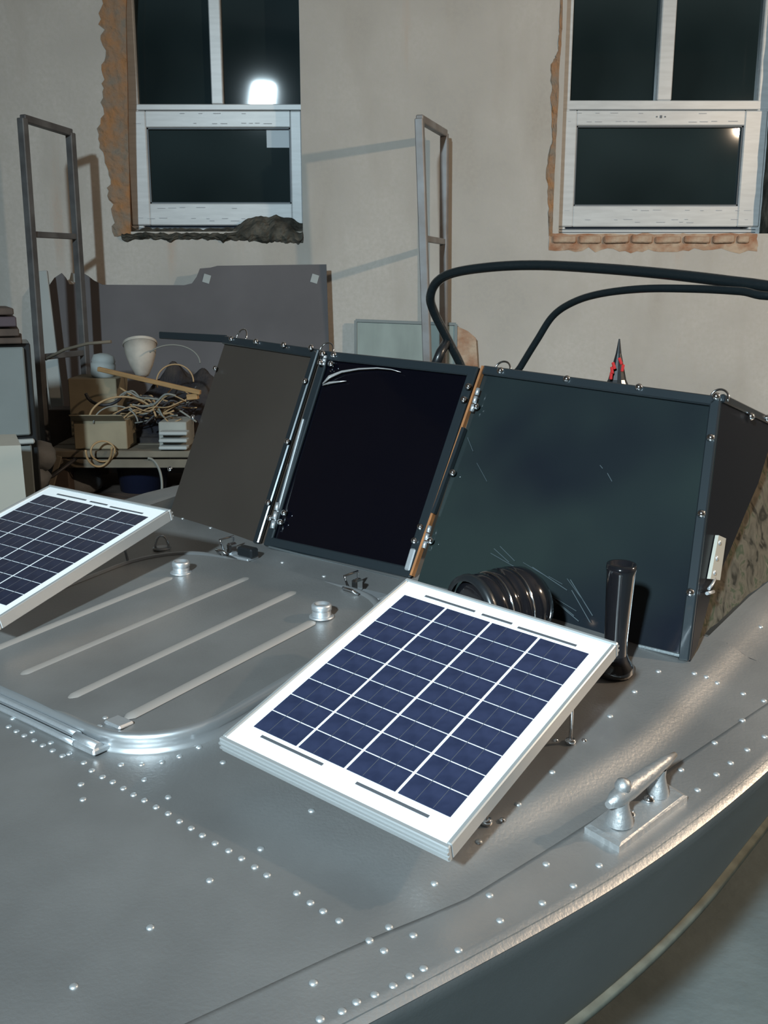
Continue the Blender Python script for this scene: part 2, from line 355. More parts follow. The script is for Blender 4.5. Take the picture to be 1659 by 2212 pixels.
# broken plaster round the windows: ragged raised edge patches
def ragged(name, mat_, pts_outer, pts_inner, th, rn, label=None, amp=.012):
    mb = MB(); rows = []
    n = len(pts_outer)
    fine_o = []; fine_i = []
    for i in range(n-1):
        for k in range(8):
            u = k/8; fine_o.append(V(pts_outer[i]).lerp(V(pts_outer[i+1]), u)); fine_i.append(V(pts_inner[i]).lerp(V(pts_inner[i+1]), u))
    rows = []
    for o_, i_ in zip(fine_o, fine_i):
        row = []
        e = o_+(i_-o_)*rn.uniform(-.12, .18)
        for k in range(7):
            u = k/6; p = e.lerp(i_, u); hgt = 0 if k == 0 else th*(.5+.9*noise.noise(p*35)+rn.uniform(-.15, .25))
            row.append(V((p.x+rn.uniform(-1, 1)*amp*.3*(0 < k < 6), YW-max(.0015, hgt), p.z+rn.uniform(-1, 1)*amp*.3)))
        rows.append([V((row[0].x, YW+.01, row[0].z))]+row+[V((row[-1].x, YW+.01, row[-1].z))])
    mb.grid(rows, False)
    return obj(name, mb, mat_, wall, label)
rn = random.Random(5)
ragged('brick_patch', M['foam'], [wp(208, -60), wp(214, 30), wp(222, 120), wp(226, 200), wp(212, 290), wp(228, 370), wp(238, 440), wp(246, 520)],
       [wp(276, -60), wp(272, 30), wp(274, 120), wp(276, 200), wp(277, 290), wp(279, 370), wp(281, 440), wp(283, 520)], .006, rn, 'orange bare brick strip beside the left window')
ragged('brick_patch', M['foam'], [wp(1212, -60), wp(1208, 60), wp(1205, 110), wp(1191, 140), wp(1190, 230), wp(1192, 300), wp(1180, 370), wp(1184, 440), wp(1186, 520)],
       [wp(1217, -60), wp(1214, 60), wp(1211, 110), wp(1208, 140), wp(1205, 230), wp(1201, 300), wp(1198, 370), wp(1195, 440), wp(1192, 520)], .008, rn, 'thin ragged orange edge beside the right window')
# brick reveal on the left side of window 1 and right side of window 2
rv = MB()
rows = [[V((xa0+.004+.006*noise.noise(V((0, d*30, zz*14))), YW+d*RC, zz)) for d in (0, .3, .6, 1)] for zz in [za0+(ZT-za0)*k/40 for k in range(41)]]
obj('brick_reveal', MB().grid(rows), M['foam'], wall)
rows = [[V((xb1-.004-.006*noise.noise(V((0, d*30, zz*14))), YW+d*RC, zz)) for d in (0, .3, .6, 1)] for zz in [zb0+(ZT-zb0)*k/40 for k in range(41)]]
obj('brick_reveal', MB().grid(rows), M['rubble'], wall)
# rubble on left sill
rows = []
N = 70
for i in range(N+1):
    u = i/N; x = xa0-.01+(xa1-xa0+.01)*u
    top = .018+.020*sstep(.1, .3, u)*0+.05*sstep(.58, .72, u)*(1-.6*sstep(.88, 1, u))+.014*noise.noise(V((u*22, 1, 0)))
    low = .035+.035*sstep(.35, .5, u)*(1-sstep(.75, .95, u))*.0+.018*noise.noise(V((u*17, 5, 0)))+.012*sstep(.55, .8, u)
    row = []
    for k in range(12):
        a = k/11; zz = za0-low+(low+top)*a
        yy = YW-.03*math.sin(math.pi*min(1, a*1.05))-.014*noise.noise(V((u*40, a*7, 3)))+(.09*a*a)
        row.append(V((x, min(yy, YW+.11), zz+.006*noise.noise(V((u*60, a*9, 8))))))
    rows.append([V((row[0].x, YW+.01, row[0].z))]+row)
obj('sill_rubble', MB().grid(rows, False), M['rubble'], wall, 'dark broken mortar heaped under the left window')
# bare brick course under the right window
x = wp(1190, 515).x; zz = wp(1400, 517).z
end = wp(1620, 515).x; k = 0
while x < end:
    L = .118+rn.uniform(-.02, .012); L = min(L, end-x)
    if L > .03:
        b = MB().box((x+L/2, YW-.004+rn.uniform(-.004, .004), zz+rn.uniform(-.003, .003)), (L-.014, .03, .030+rn.uniform(-.004, .004)), MX.Rotation(rn.uniform(-.03, .03), 3, 'Y'), .005)
        obj('brick', b, M['brick'], wall)
    x += L; k += 1
ragged('mortar_band', M['brick'], [wp(1185, 545), wp(1300, 540), wp(1400, 546), wp(1500, 540), wp(1655, 548)], [wp(1185, 504), wp(1300, 506), wp(1400, 505), wp(1500, 505), wp(1655, 504)], .005, rn, 'rough mortar band under the right window')

# ------------------------------------------------------------------ boat
boat = thing('motorboat', 'riveted silver aluminium boat with rounded gunwale and hatch on its foredeck', 'boat', BZ(1.3, 0, 0))
SF = [-.6+1.93*i/110 for i in range(111)]                           # foredeck stations
def trange(t0, t1, n): return [t0+(t1-t0)*i/n for i in range(n+1)]
rows = []
for s in SF:
    g = tg(s); rows.append([B(s, t) for t in ([-g+g*2*k/220 for k in range(221)])])
obj('foredeck', MB().grid(rows), M['deck'], boat)
SA = [1.33+2.2*i/40 for i in range(41)]
for sg in (-1, 1):
    obj('side_deck', MB().grid([[B(s, sg*t) for t in trange(.63, tg(s), 12)] for s in SA]), M['deck'], boat)
# hull side, one skin: rolled gunwale, side, chine, bottom
SH = [-.6+4.13*i/150 for i in range(151)]
for sg in (-1, 1):
    rows = []
    for s in SH:
        g = tg(s); k = min(1, g/.15); z0 = Dz(s, g)
        pr = [(0, 0), (.004, -.0008), (.008, -.004), (.0105, -.009), (.011, -.016)]
        row = [BZ(s, sg*(g+a*k), z0+b) for a, b in pr]
        zch = .60-.02*(s-.7)*0
        for u in (0.04, .12, .25, .4, .55, .7, .85, 1):
            row.append(BZ(s, sg*max(0, g+(.008-.158*u**1.15)*k), (z0-.016)+(zch-z0+.016)*u))
        rows.append(row)
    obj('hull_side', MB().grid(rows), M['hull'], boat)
    rows = []
    for s in SH:
        g = tg(s); k = min(1, g/.15); tc_ = max(0, g-.15*k)
        rows.append([BZ(s, sg*tc_, .60), BZ(s, sg*tc_*.5, .36), BZ(s, 0, .06+.5*max(0, (.2-s))**2)])
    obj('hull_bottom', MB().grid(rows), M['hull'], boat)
    ch = MB(); pts = [(s, max(0, tg(s)-.15*min(1, tg(s)/.15))) for s in SH]
    ch.grid([[BZ(s, sg*(t-.01), .608), BZ(s, sg*(t+.012), .604), BZ(s, sg*(t+.013), .596), BZ(s, sg*(t-.01), .590)] for s, t in pts])
    obj('spray_rail', ch, M['railm'], boat)
obj('transom', MB().slab([BZ(3.53, -.8, Dz(3.53, .8)), BZ(3.53, .8, Dz(3.53, .8)), BZ(3.53, .65, .6), BZ(3.53, 0, .06), BZ(3.53, -.65, .6)], SD*.01), M['hull'], boat)
obj('keel', MB().grid([[BZ(s, -.012, .08), BZ(s, -.012, 0), BZ(s, .012, 0), BZ(s, .012, .08)] for s in (0.1, 1, 2, 3, 3.5)], False), M['hull'], boat)
# cockpit tub
tub = MB(); a0, a1, tw, zb = 1.335, 3.50, .63, .55
tub.slab([BZ(a0, -tw, zb), BZ(a1, -tw, zb), BZ(a1, tw, zb), BZ(a0, tw, zb)], (0, 0, .01))
for sg in (-1, 1): tub.grid([[BZ(s, sg*tw, zb), B(s, sg*tw)] for s in SA], False)
tub.slab([BZ(a0, -tw, zb), BZ(a0, tw, zb)]+[B(a0, t, -.002) for t in reversed(trange(-tw, tw, 8))], SD*.006)
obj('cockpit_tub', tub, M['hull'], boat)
# overlapping side sheet on the starboard deck
for sg in (1, -1):
    rows = []
    for i in range(91):
        s = .12+1.21*i/90; t0 = .555+(s-.442)*.36 if s < .7 else .648+(s-.7)*.188; t0 = min(t0, tg(s)-.01)
        g = tg(s); rows.append([B(s, sg*t0, -.0005), B(s, sg*t0, .0013)]+[B(s, sg*(t0+(g-t0)*k/12), .0013) for k in range(1, 12)]+[B(s, sg*g, .0018), BZ(s, sg*(g+.0115), Dz(s, g)-.006)])
    obj('side_sheet', MB().grid(rows, True), M['deck'], boat)
# rivets
PX = []
def L(pts, ox, oy, k): PX.extend([(ox+a/k, oy+b/k) for a, b in pts])
L([(45,165),(85,188),(125,210),(175,235),(220,262),(270,288),(320,315),(430,350),(470,390),(525,423),(578,450),(632,482),(685,513),(740,543),(800,577),(862,611),(920,649),(980,685),(1037,722),(1102,760),(1172,798),(1238,840),(1305,883),(1368,925),(1520,1018),(1590,1065),(1655,1108),
   (415,460),(425,537),(862,526),(740,436),(830,348),(725,358),(620,360),(1142,347),(1020,270),(920,318),(1595,595),(1335,790),(1075,952),(770,1192),(378,1494),(1605,1482),(1640,1668)], 0, 1500, 2.37)
L([(198,690),(278,743),(368,798),(548,922),(635,985),(935,575),(665,835),(810,893),(1080,983),(872,1090),(790,1138),(690,1195),(580,1250),(472,1295),(385,1347),(258,1393),(215,1178),(1265,655),(1580,697),(1603,465),(1200,325),(1435,103),(1328,805)], 600, 1700, 2.765)
L([(800,118),(485,422),(300,600),(85,798),(450,928),(150,1102),(430,1138),(200,1238),(600,1045),(740,937),(1185,415),(1275,523),(1368,268),(1378,440),(1520,145),(1545,305),(1640,235),(1455,378)], 1000, 1500, 2.517)
L([(1155,745),(1320,755),(1375,770),(1425,797),(1545,848),(1640,880),(1535,972),(1625,540),(1260,1205),(1410,1080),(1560,1105),(660,1210),(930,945),(1045,838),(1420,1228)], 880, 1100, 2.13)
PX.extend([(150, 1628), (110, 1604), (70, 1580), (28, 1552), (395, 1120), (455, 1140), (610, 1215), (700, 1245)])
rm = bpy.data.meshes.new('rivet'); r_ = MB().lathe([(.0039, -.001), (.0037, .0004), (.0030, .0011), (.0016, .0016), (0, .0018)], (0, 0, 0), n=10)
rm.from_pydata(r_.v, [], r_.f); rm.polygons.foreach_set('use_smooth', [True]*len(r_.f)); rm.materials.append(M['rivet'])
done = []
for a, b in PX:
    if any((a-c)**2+(b-d)**2 < 90 for c, d in done): continue
    done.append((a, b)); s, t = dhit(a, b)
    if abs(t) < tg(s)+.005:
        o = inst(rm, 'rivet', B(s, t, .0013 if t > (.555+(s-.442)*.36 if s < .7 else .648+(s-.7)*.188) else 0), boat); 
for i in range(26):                                                 # port edge row, out of the picture's sight line but same build
    s = .15+i*.045; inst(rm, 'rivet', B(s, -tg(s)+.03, .0022), boat)

# hatch on the foredeck
HS0, HS1, HT0, HT1, HR = .645, 1.13, -.278, .268, .115
hatch = thing('foredeck_hatch', 'raised silver foredeck hatch lid with four long pressed ribs and rounded corners', 'hatch', B(.9, 0))
def hatch_t(s):
    d0, d1 = s-HS0, HS1-s; e = min(d0, d1); k = 0
    if e < HR: k = HR-math.sqrt(max(0, HR*HR-(HR-e)**2))
    return HT0+k, HT1-k
hs = [HS0+HR*(1-math.cos(math.pi/2*i/10)) for i in range(11)]; hs += [HS0+HR+(HS1-HS0-2*HR)*i/24 for i in range(1, 24)]; hs += [HS1-HR*(1-math.cos(math.pi/2*(10-i)/10)) for i in range(11)]
HH = .020
rows = []
for s in hs:
    a, b = hatch_t(s); a += .006; b -= .006; rows.append([B(s+(.006 if s < .9 else -.006)*0, a+(b-a)*k/24, HH+.0035*math.sin(math.pi*k/24)) for k in range(25)])
obj('lid_panel', MB().grid(rows), M['deck'], hatch)
outl = [(s, hatch_t(s)[1]) for s in hs]+[(s, hatch_t(s)[0]) for s in reversed(hs)]
sk = MB(); n = len(outl)
cx_, ct_ = (HS0+HS1)/2, (HT0+HT1)/2
def off(p, d): v = V((p[0]-cx_, p[1]-ct_)); v.normalize(); return p[0]+v.x*d, p[1]+v.y*d
prof = [(-.010, HH+.0005), (-.006, HH+.003), (-.001, HH+.0035), (.003, HH+.001), (.0035, HH-.006), (.001, HH-.009), (.0012, .004), (.0035, .002), (.004, -.001)]
rws = []
for p in outl+[outl[0]]: rws.append([B(*off(p, d), h) for d, h in prof])
sk.grid(rws); obj('rolled_rim', sk, M['rimm'], hatch)
def bar_surface(s0, t0, s1, t1, wdt, hgt, base):                    # half round pressed rib with sloping ends
    rows = []; N = 40
    dv = V((s1-s0, t1-t0)); Ln = dv.length; dv.normalize(); nv = V((-dv.y, dv.x))
    for i in range(N+1):
        u = i/N; e = min(u, 1-u)*Ln; k = min(1, math.sqrt(max(0, min(1, e/.010))*(2-min(1, e/.010))))
        row = []
        for j in range(9):
            a = (j/8-.5)*2; q = V((s0, t0))+dv*(Ln*u)+nv*(a*wdt/2*(.3+.7*k)); row.append(B(q.x, q.y, base+hgt*k*math.cos(a*math.pi/2)**.8-.0008))
        rows.append(row)
    return MB().grid(rows)
for p, q in (((40, 1465), (540, 1250)), ((145, 1515), (640, 1280)), ((270, 1557), (680, 1345)), ((-25, 1412), (372, 1250))):
    s0, t0 = dhit(*p, h=HH); s1, t1 = dhit(*q, h=HH)
    obj('pressed_rib', bar_surface(s0, t0, s1, t1, .018, .0035, HH+.003), M['rib'], hatch)
hb = MB()                                                           # straight double bead along the hinge side
for dh, ds in ((.005, -.014), (.012, -.007)):
    hb.tube([B(HS0+ds, t, dh) for t in trange(HT0+.10, .145, 14)], .004, 8)
obj('hinge_bead', hb, M['alu'], hatch)
hg = MB()
s0, t0 = dhit(200, 1618)
hg.box(B(s0, t0, .005), (.040, .026, .008), MX.Rotation(math.radians(-38), 3, 'Z'), .002)
hg.tube([B(s0-.004, t0-.025, .010), B(s0-.004, t0+.018, .010)], .006, 10)
hg.box(B(s0+.030, t0+.012, HH+.003), (.03, .022, .005), MX.Rotation(math.radians(-38), 3, 'Z'), .002)
obj('hinge', hg, M['alu'], hatch)
for q in ((215, 1570), (240, 1562), (228, 1552)): 
    s, t = dhit(*q, h=HH); inst(rm, 'rivet', B(s, t, HH+.001), hatch)
def boss(px_, py_, lab):
    s, t = dhit(px_, py_, h=HH); c = B(s, t, HH+.002)
    o = thing('vent_boss', lab, 'fitting', c, 'round aluminium bosses on the hatch')
    obj('flange', MB().lathe([(0, 0), (.018, 0), (.018, .002), (.015, .0035), (.0, .0036)], c), M['alu'], o)
    obj('cap', MB().lathe([(.0135, .003), (.0135, .009), (.0125, .011), (.0145, .012), (.0145, .018), (.0125, .0205), (.0095, .0205), (.0085, .017), (0, .017)], c), M['alu'], o)
boss(695, 1336, 'round aluminium boss on the hatch corner beside the near solar panel')
boss(392, 1240, 'round aluminium boss on the hatch beside the far solar panel')
def padeye(px_, py_, lab, r=.012):
    s, t = dhit(px_, py_); c = B(s, t)
    o = thing('padeye', lab, 'fitting', c)
    obj('base_plate', MB().lathe([(0, 0), (.017, 0), (.017, .002), (0, .0025)], c, n=16), M['alu'], o)
    obj('loop', MB().tube([c+V((math.cos(a)*r, 0, .002+math.sin(a)*r*1.9)) for a in [math.pi*k/14 for k in range(15)]], .0022, 8), M['chrome'], o)
padeye(350, 1185, 'small wire loop standing on the deck beside the far solar panel')
def latch(px_, py_, lab, blk):
    s, t = dhit(px_, py_); c = B(s, t); R = MX.Rotation(math.radians(-38), 3, 'Z')
    o = thing('hatch_latch', lab, 'latch', c)
    obj('base_plate', MB().box(c+V((0, 0, .003)), (.062, .028, .005), R, .0015), M['alu'], o)
    obj('clasp', MB().box(c+R @ V((-.022, 0, .014)), (.012, .018, .020), R, .003).tube([c+R @ V((-.03, -.012, .012)), c+R @ V((-.034, -.016, .03)), c+R @ V((-.034, .016, .03)), c+R @ V((-.03, .012, .012))], .0022, 8), M['chrome'], o)
    if blk: obj('rubber_block', MB().box(c+R @ V((.018, 0, .014)), (.036, .02, .017), R, .003), M['blackm'], o)
    obj('hook', MB().tube([c+R @ V((-.03, -.02, .004)), c+R @ V((-.012, -.045, .022)), c+R @ V((.008, -.05, .024)), c+R @ V((.018, -.045, .018))], .0025, 8), M['chrome'], o)
latch(520, 1205, 'metal hatch latch with a black block beside the brown screen pane', True)
latch(795, 1288, 'metal hatch latch at the far corner of the near solar panel', False)

# ------------------------------------------------------------------ solar panels
PW, PL, PT = .30, .35, .019
def solar(name_label, O, a, b, cellmat, legs, front_lines=True):
    a = a.normalized(); b = (b-a*b.dot(a)).normalized(); n = b.cross(a).normalized()
    if n.z < 0: n = -n
    P = lambda u, v, h=0: O+a*(u*PW)+b*(v*PL)+n*h
    R = MX((a, n.cross(a), n)).transposed()
    o = thing('solar_panel', name_label, 'solar panel', P(.5, .5, -PT))
    fw = .0055                                                      # visible lip of the frame
    fr = MB()
    for (u0, v0), (u1, v1) in (((0, 0), (1, 0)), ((0, 1), (1, 1))):
        vv = fw/2/PL if v0 == 0 else 1-fw/2/PL
        fr2 = MB().beam(P(0, vv, -PT/2), P(1, vv, -PT/2), fw, PT, n, .0012)
        q = 0 if v0 == 0 else 1
        for hh in (-.0065, -.0125):                           # extrusion grooves
            fr2.beam(P(0, q, hh)+b*(-.0006 if q == 0 else .0006), P(1, q, hh)+b*(-.0006 if q == 0 else .0006), .0024, .0024, n)
        obj('frame_rail', fr2, M['alu2'], o)
    for u0 in (0, 1):
        uu = fw/2/PW if u0 == 0 else 1-fw/2/PW
        obj('frame_rail', MB().beam(P(uu, .016, -PT/2), P(uu, .984, -PT/2), fw, PT, n, .0012), M['alu2'], o)
    obj('backsheet', MB().box(P(.5, .5, -.0045), (PW-2*fw, PL-2*fw, .005), R), M['white'], o)
    ub, vb = (.062, .938), (.092, .905); cw = (ub[1]-ub[0])/4; chh = (vb[1]-vb[0])/9; g = .0014
    cb = MB().box((0, 0, 0), (cw*PW-.0034, chh*PL-g*1.15, .0008)); cm = bpy.data.meshes.new('solar_cell'); cm.from_pydata(cb.v, [], cb.f); cm.materials.append(cellmat)
    e = R.to_euler()
    for i in range(4):
        for j in range(9):
            c = inst(cm, 'solar_cell', P(ub[0]+cw*(i+.5), vb[0]+chh*(j+.5), -.0018), o, e)
    bb = MB()
    for i in range(4):                                              # thin brown bus wires on the cells
        for k in (.34, .66): bb.beam(P(ub[0]+cw*(i+k), vb[0]+.005, -.00135), P(ub[0]+cw*(i+k), vb[1]-.005, -.00135), .0005, .0002, n)
    obj('bus_wire', bb, M['ribbon'], o)
    for u0, u1, v in ((.150, .400, .064), (.436, .578, .067), (.610, .868, .075), (.128, .420, .923), (.575, .872, .931)):
        obj('ribbon_strip', MB().beam(P(u0, v, -.0017), P(u1, v, -.0017), .0035, .0006, n), M['ribbon'], o)
    for lu, lv, base in legs:                                       # threaded rods down to the deck
        top = P(lu, lv, -PT+.002); s, t = st(top); d = B(s, t)
        if base:
            d = base; k = (P(0, 0, -PT)-d).dot(n)/n.z; top = d+V((0, 0, k+.002)); q = top-P(0, 0, 0)
            uu = min(.975, max(.025, q.dot(a)/PW)); vv = min(.97, max(.03, q.dot(b)/PL)); top = P(uu, vv, -PT+.002)
        lg = MB().tube([d, top], .0023, 10)
        obj('support_rod', lg, M['chrome'], o)
        ft = MB().lathe([(.0, 0), (.0065, 0), (.0065, .004), (.0045, .0055), (0, .006)], d, n=12)
        for k in (-.016, .017): ft.lathe([(.0035, 0), (.003, .002), (0, .003)], d+V((k, .005, 0)), n=8)
        obj('rod_foot', ft, M['chrome'], o)
    # low brackets under the front edge
    for lu in ((.2, .8) if cellmat is M['cell'] else (.2, .55)):
        q = P(lu, .80, -PT+.001); s, t = st(q); d = B(s, t)
        obj('front_bracket', MB().beam(d, q, .02, .003, a), M['alu'], o)
    return P, n
T0 = V((.030, 1.271, CAMZ-.386)); A0 = V((.238, -.182, -.022)); B0 = V((-.209, -.258, -.101))
fr_s, fr_t = dhit(1232, 1605); 
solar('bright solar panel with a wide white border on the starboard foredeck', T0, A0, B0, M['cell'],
      [(.90, .34, B(fr_s, fr_t)), (.12, .34, None), (.93, .80, B(*dhit(1050, 1778)))])
TR2 = atz(370, 1100, CAMZ-.37)
A2 = V((.250, -.166, -.007)); B2 = V((-.209, -.258, -.088))
TL2 = TR2-A2.normalized()*PW
lb = dhit(281, 1232)
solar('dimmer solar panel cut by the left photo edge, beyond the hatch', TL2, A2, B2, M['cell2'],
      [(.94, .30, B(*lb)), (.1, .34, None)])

# ------------------------------------------------------------------ windscreen
def base(px_, py_): s, t = dhit(px_, py_); return B(s, t, .0)
def top(px_, py_, s): return onS(px_, py_, s)
cor = {}
def corners(bl, tl, tr, br):
    bl_ = base(*bl); br_ = base(*br); return bl_, top(*tl, st(bl_)[0]+.17), top(*tr, st(br_)[0]+.17), br_
QL = corners((366, 1112), (490, 728), (694, 757), (563, 1176))
QM = corners((573, 1179), (702, 760), (1037, 795), (889, 1250))
QR = corners((902, 1256), (1048, 792), (1560, 860), (1491, 1430))
screen = thing('windscreen', 'black boat windscreen of three leaning panes with metal bolts along dark trim', 'windscreen', (QM[0]+QM[3])/2)
def pane(q, m, name='pane', label=None, trims=((0, 1), (1, 2), (2, 3), (3, 0)), tw=.014, par=screen):
    n = (q[1]-q[0]).cross(q[3]-q[0]).normalized()
    if n.dot(CAM-q[0]) < 0: n = -n
    # slight curl of the acrylic: a grid keeps the quad exact and smooth
    rows = [[(q[0].lerp(q[1], v)).lerp(q[3].lerp(q[2], v), u)+n*(.004*math.sin(math.pi*u)*math.sin(math.pi*v)) for u in [k/14 for k in range(15)]] for v in [k/14 for k in range(15)]]
    mb = MB().grid(rows); mb.grid([[p-n*.004 for p in r] for r in rows])
    P = obj(name, mb, m, par, label)
    cen = (q[0]+q[1]+q[2]+q[3])/4
    for i, j in trims:
        a, b = q[i], q[j]; d = (b-a).normalized(); inw = (cen-a); inw = (inw-d*inw.dot(d)).normalized()
        tb = MB(); tb.beam(a+inw*tw/2+n*.004, b+inw*tw/2+n*.004, tw, .007, n, .002)
        obj('edge_trim', tb, M['trim'], par)
    return n
nL = pane(QL, M['pane_b'], label='brown matt pane', trims=((1, 2), (2, 3)), tw=.017)
nM = pane(QM, M['pane_k'], label='glossy black pane', trims=((0, 1), (1, 2), (3, 0), (2, 3)), tw=.017)
nR = pane(QR, M['pane_g'], label='scratched smoky grey pane', trims=((1, 2), (2, 3)), tw=.015)
bm_ = bpy.data.meshes.new('bolt'); b_ = MB().lathe([(.0060, 0), (.0060, .0015), (.0045, .0042), (.002, .0055), (0, .0057)], (0, 0, 0), n=12)
bm_.from_pydata(b_.v, [], b_.f); bm_.polygons.foreach_set('use_smooth', [True]*len(b_.f)); bm_.materials.append(M['chrome'])
def bolts(q, n, pts):
    e = n.to_track_quat('Z', 'Y').to_euler()
    for a, b in pts:
        inst(bm_, 'bolt', phit(a, b, q[0]+n*.0075, n), screen, e)
bolts(QL, nL, [(500,732),(553,738),(613,745),(672,751),(697,764),(692,783),(659,823),(621,954),(465,796),(417,902),(368,1013),(580,1086),(584,1119)])
bolts(QM, nM, [(721,767),(715,786),(1012,835),(1002,863),(908,1138),(895,1168),(614,1108),(606,1128)])
bolts(QR, nR, [(1081,801),(1224,819),(1380,837),(1547,857),(1535,946),(1515,1110),(1491,1280),(1029,878),(978,1021),(930,1168)])
# orange strip and hinges between the panes
os_ = MB().beam(phit(1045, 792, QM[0]+nM*.006, nM), phit(890, 1244, QM[0]+nM*.006, nM), .0042, .009, nM)
obj('joint_strip', os_, M['orange'], screen, 'rusty orange strip between the panes')
obj('joint_strip', MB().beam(phit(1003, 925, QM[0]+nM*.008, nM), phit(937, 1110, QM[0]+nM*.008, nM), .006, .009, nM), M['trim'], screen)
def hinge(p, q_, wd, pl, n):
    a, b = phit(*p, pl+n*.011, n), phit(*q_, pl+n*.011, n); h = MB()
    for k in range(3): h.tube([a.lerp(b, k/3+.02), a.lerp(b, (k+1)/3-.02)], wd, 10)
    obj('hinge', h, M['alu'], screen)
hinge((1034, 838), (1018, 890), .0035, QM[0], nM); hinge((929, 1135), (915, 1185), .0035, QM[0], nM)
hinge((601, 1085), (588, 1143), .0045, QM[0], nM); hinge((703, 768), (698, 790), .004, QM[0], nM)
obj('edge_flange', MB().beam(phit(655, 905, QM[0]+nM*.009, nM), phit(590, 1140, QM[0]+nM*.009, nM), .005, .004, nM, .001), M['alu'], screen)
obj('corner_bracket', MB().beam(phit(893, 1185, QM[0]+nM*.009, nM), phit(879, 1232, QM[0]+nM*.009, nM), .011, .005, nM, .002), M['alu'], screen, 'bright metal corner piece')
# lamp reflection modelled as thin bright strips, and fine scratches on the panes
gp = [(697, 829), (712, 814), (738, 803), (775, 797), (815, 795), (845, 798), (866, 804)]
obj('glint_strip', MB().tube([phit(a, b, QM[0]+nM*.0055, nM) for a, b in gp], [.0012, .0034, .0024, .0018, .0015, .0010, .0004], 6), M['glint'], screen, 'curved lamp glint on the black pane, modelled as a thin strip')
obj('glint_strip', MB().tube([phit(a, b, QM[0]+nM*.0055, nM) for a, b in [(697, 832), (712, 827), (728, 825), (748, 823)]], [.0012, .0024, .0018, .0004], 6), M['glint'], screen, 'short lamp glint on the black pane, modelled as a thin strip')
sc_ = MB(); rn = random.Random(9)
for a, b, c, d in ((1067,1185,1100,1215),(1080,1180,1112,1212),(1225,1250,1262,1300),(1232,1252,1280,1330),(1130,1215,1180,1245),(1190,1290,1240,1330),(1200,1300,1250,1342),(1185,1245,1215,1262),(1312,1022,1322,1040),(1296,1005,1302,1012),(1030,1000,1052,1040),(1010,945,1022,975),(1235,1275,1275,1345),(1060,1195,1130,1235),(1150,1225,1225,1275),(1180,1280,1245,1320)):
    p, q = phit(a, b, QR[0]+nR*.0045, nR), phit(c, d, QR[0]+nR*.0045, nR)
    sc_.beam(p, q, .0006+rn.random()*.0005, .0005, nR)
o = obj('scratches', sc_, M['scratch'], screen, 'pale scratches on the smoky pane'); o['kind'] = 'stuff'
obj('sealant_strip', MB().beam(phit(1378, 1395, QR[0]+nR*.005, nR), phit(1484, 1420, QR[0]+nR*.005, nR), .005, .004, nR, .001), M['hull'], screen, 'pale ragged sealant along the foot of the smoky pane')
obj('sealant_strip', MB().beam(phit(580, 1181, QM[0]+nM*.009, nM), phit(862, 1252, QM[0]+nM*.009, nM), .004, .003, nM, .001), M['hull'], screen)
# D rings on the top edge
for a, b in ((518, 728), (702, 757), (1083, 797), (1552, 858)):
    c = None
    q, n = (QL, nL) if a < 695 else ((QM, nM) if a < 1040 else (QR, nR))
    c = phit(a, b, q[0], n)-n*.004; ax = (q[2]-q[1]).normalized(); up = (q[1]-q[0]).normalized()
    r = .0135*(c-CAM).length/1.75
    obj('lashing_ring', MB().tube([c+ax*math.cos(t)*r*1.1+up*(math.sin(t)*r*1.15) for t in [math.pi*(k-1)/14 for k in range(17)]], .0016, 8), M['chrome'], screen)
# starboard wing, tapering astern
tip = BZ(1.70, .60, CAMZ-.245)
wn = (QR[2]-QR[3]).cross(tip-QR[3]).normalized()
if wn.dot(TD) < 0: wn = -wn
lowpts = [phit(a, b, QR[3], wn) for a, b in ((1507, 1395), (1538, 1276), (1576, 1191), (1615, 1097), (1638, 1044), (1659, 976))]
topend = phit(1659, 908, QR[3], wn)
tip = topend+(topend-QR[2]).normalized()*.06
obj('side_wing', MB().slab([QR[3]]+lowpts+[tip, QR[2]], -wn*.004), M['wing'], screen, 'black triangular side pane')
obj('edge_trim', MB().beam(QR[2], tip, .012, .008, wn, .002), M['trim'], screen)
e = wn.to_track_quat('Z', 'Y').to_euler()
for a, b in ((1622, 897), (1657, 901)): inst(bm_, 'bolt', phit(a, b+3, QR[3]+wn*.004, wn), screen, e)
# port wing seen as a dark rail only
pw = phit(345, 724, QL[1], V((0, 1, 0))); pe = at(345, 724, QL[1].y+.16)
obj('port_rail', MB().beam(QL[1]-V((0, 0, .004)), pe, .006, .016, V((0, 0, 1)), .002), M['trim'], screen)
wl = thing('wing_latch', 'cream plastic strip latch screwed to the black side pane', 'latch', phit(1545, 1200, QR[3], wn))
quad = [phit(a, b, QR[3]+wn*.001, wn) for a, b in ((1545, 1156), (1561, 1163), (1548, 1253), (1527, 1250))]
obj('strip', MB().slab(quad, wn*.005), M['beige'], wl)
for a, b in ((1555, 1172), (1549, 1206), (1544, 1237)): inst(rm, 'screw', phit(a, b, QR[3]+wn*.0065, wn), wl, e)
obj('hook', MB().tube([phit(a, b, QR[3]+wn*.006, wn) for a, b in ((1545, 1250), (1539, 1262), (1531, 1272))], .0022, 8).tube([phit(a, b, QR[3]+wn*.006, wn) for a, b in ((1527, 1282), (1541, 1278))], .0025, 8), M['alu'], wl)
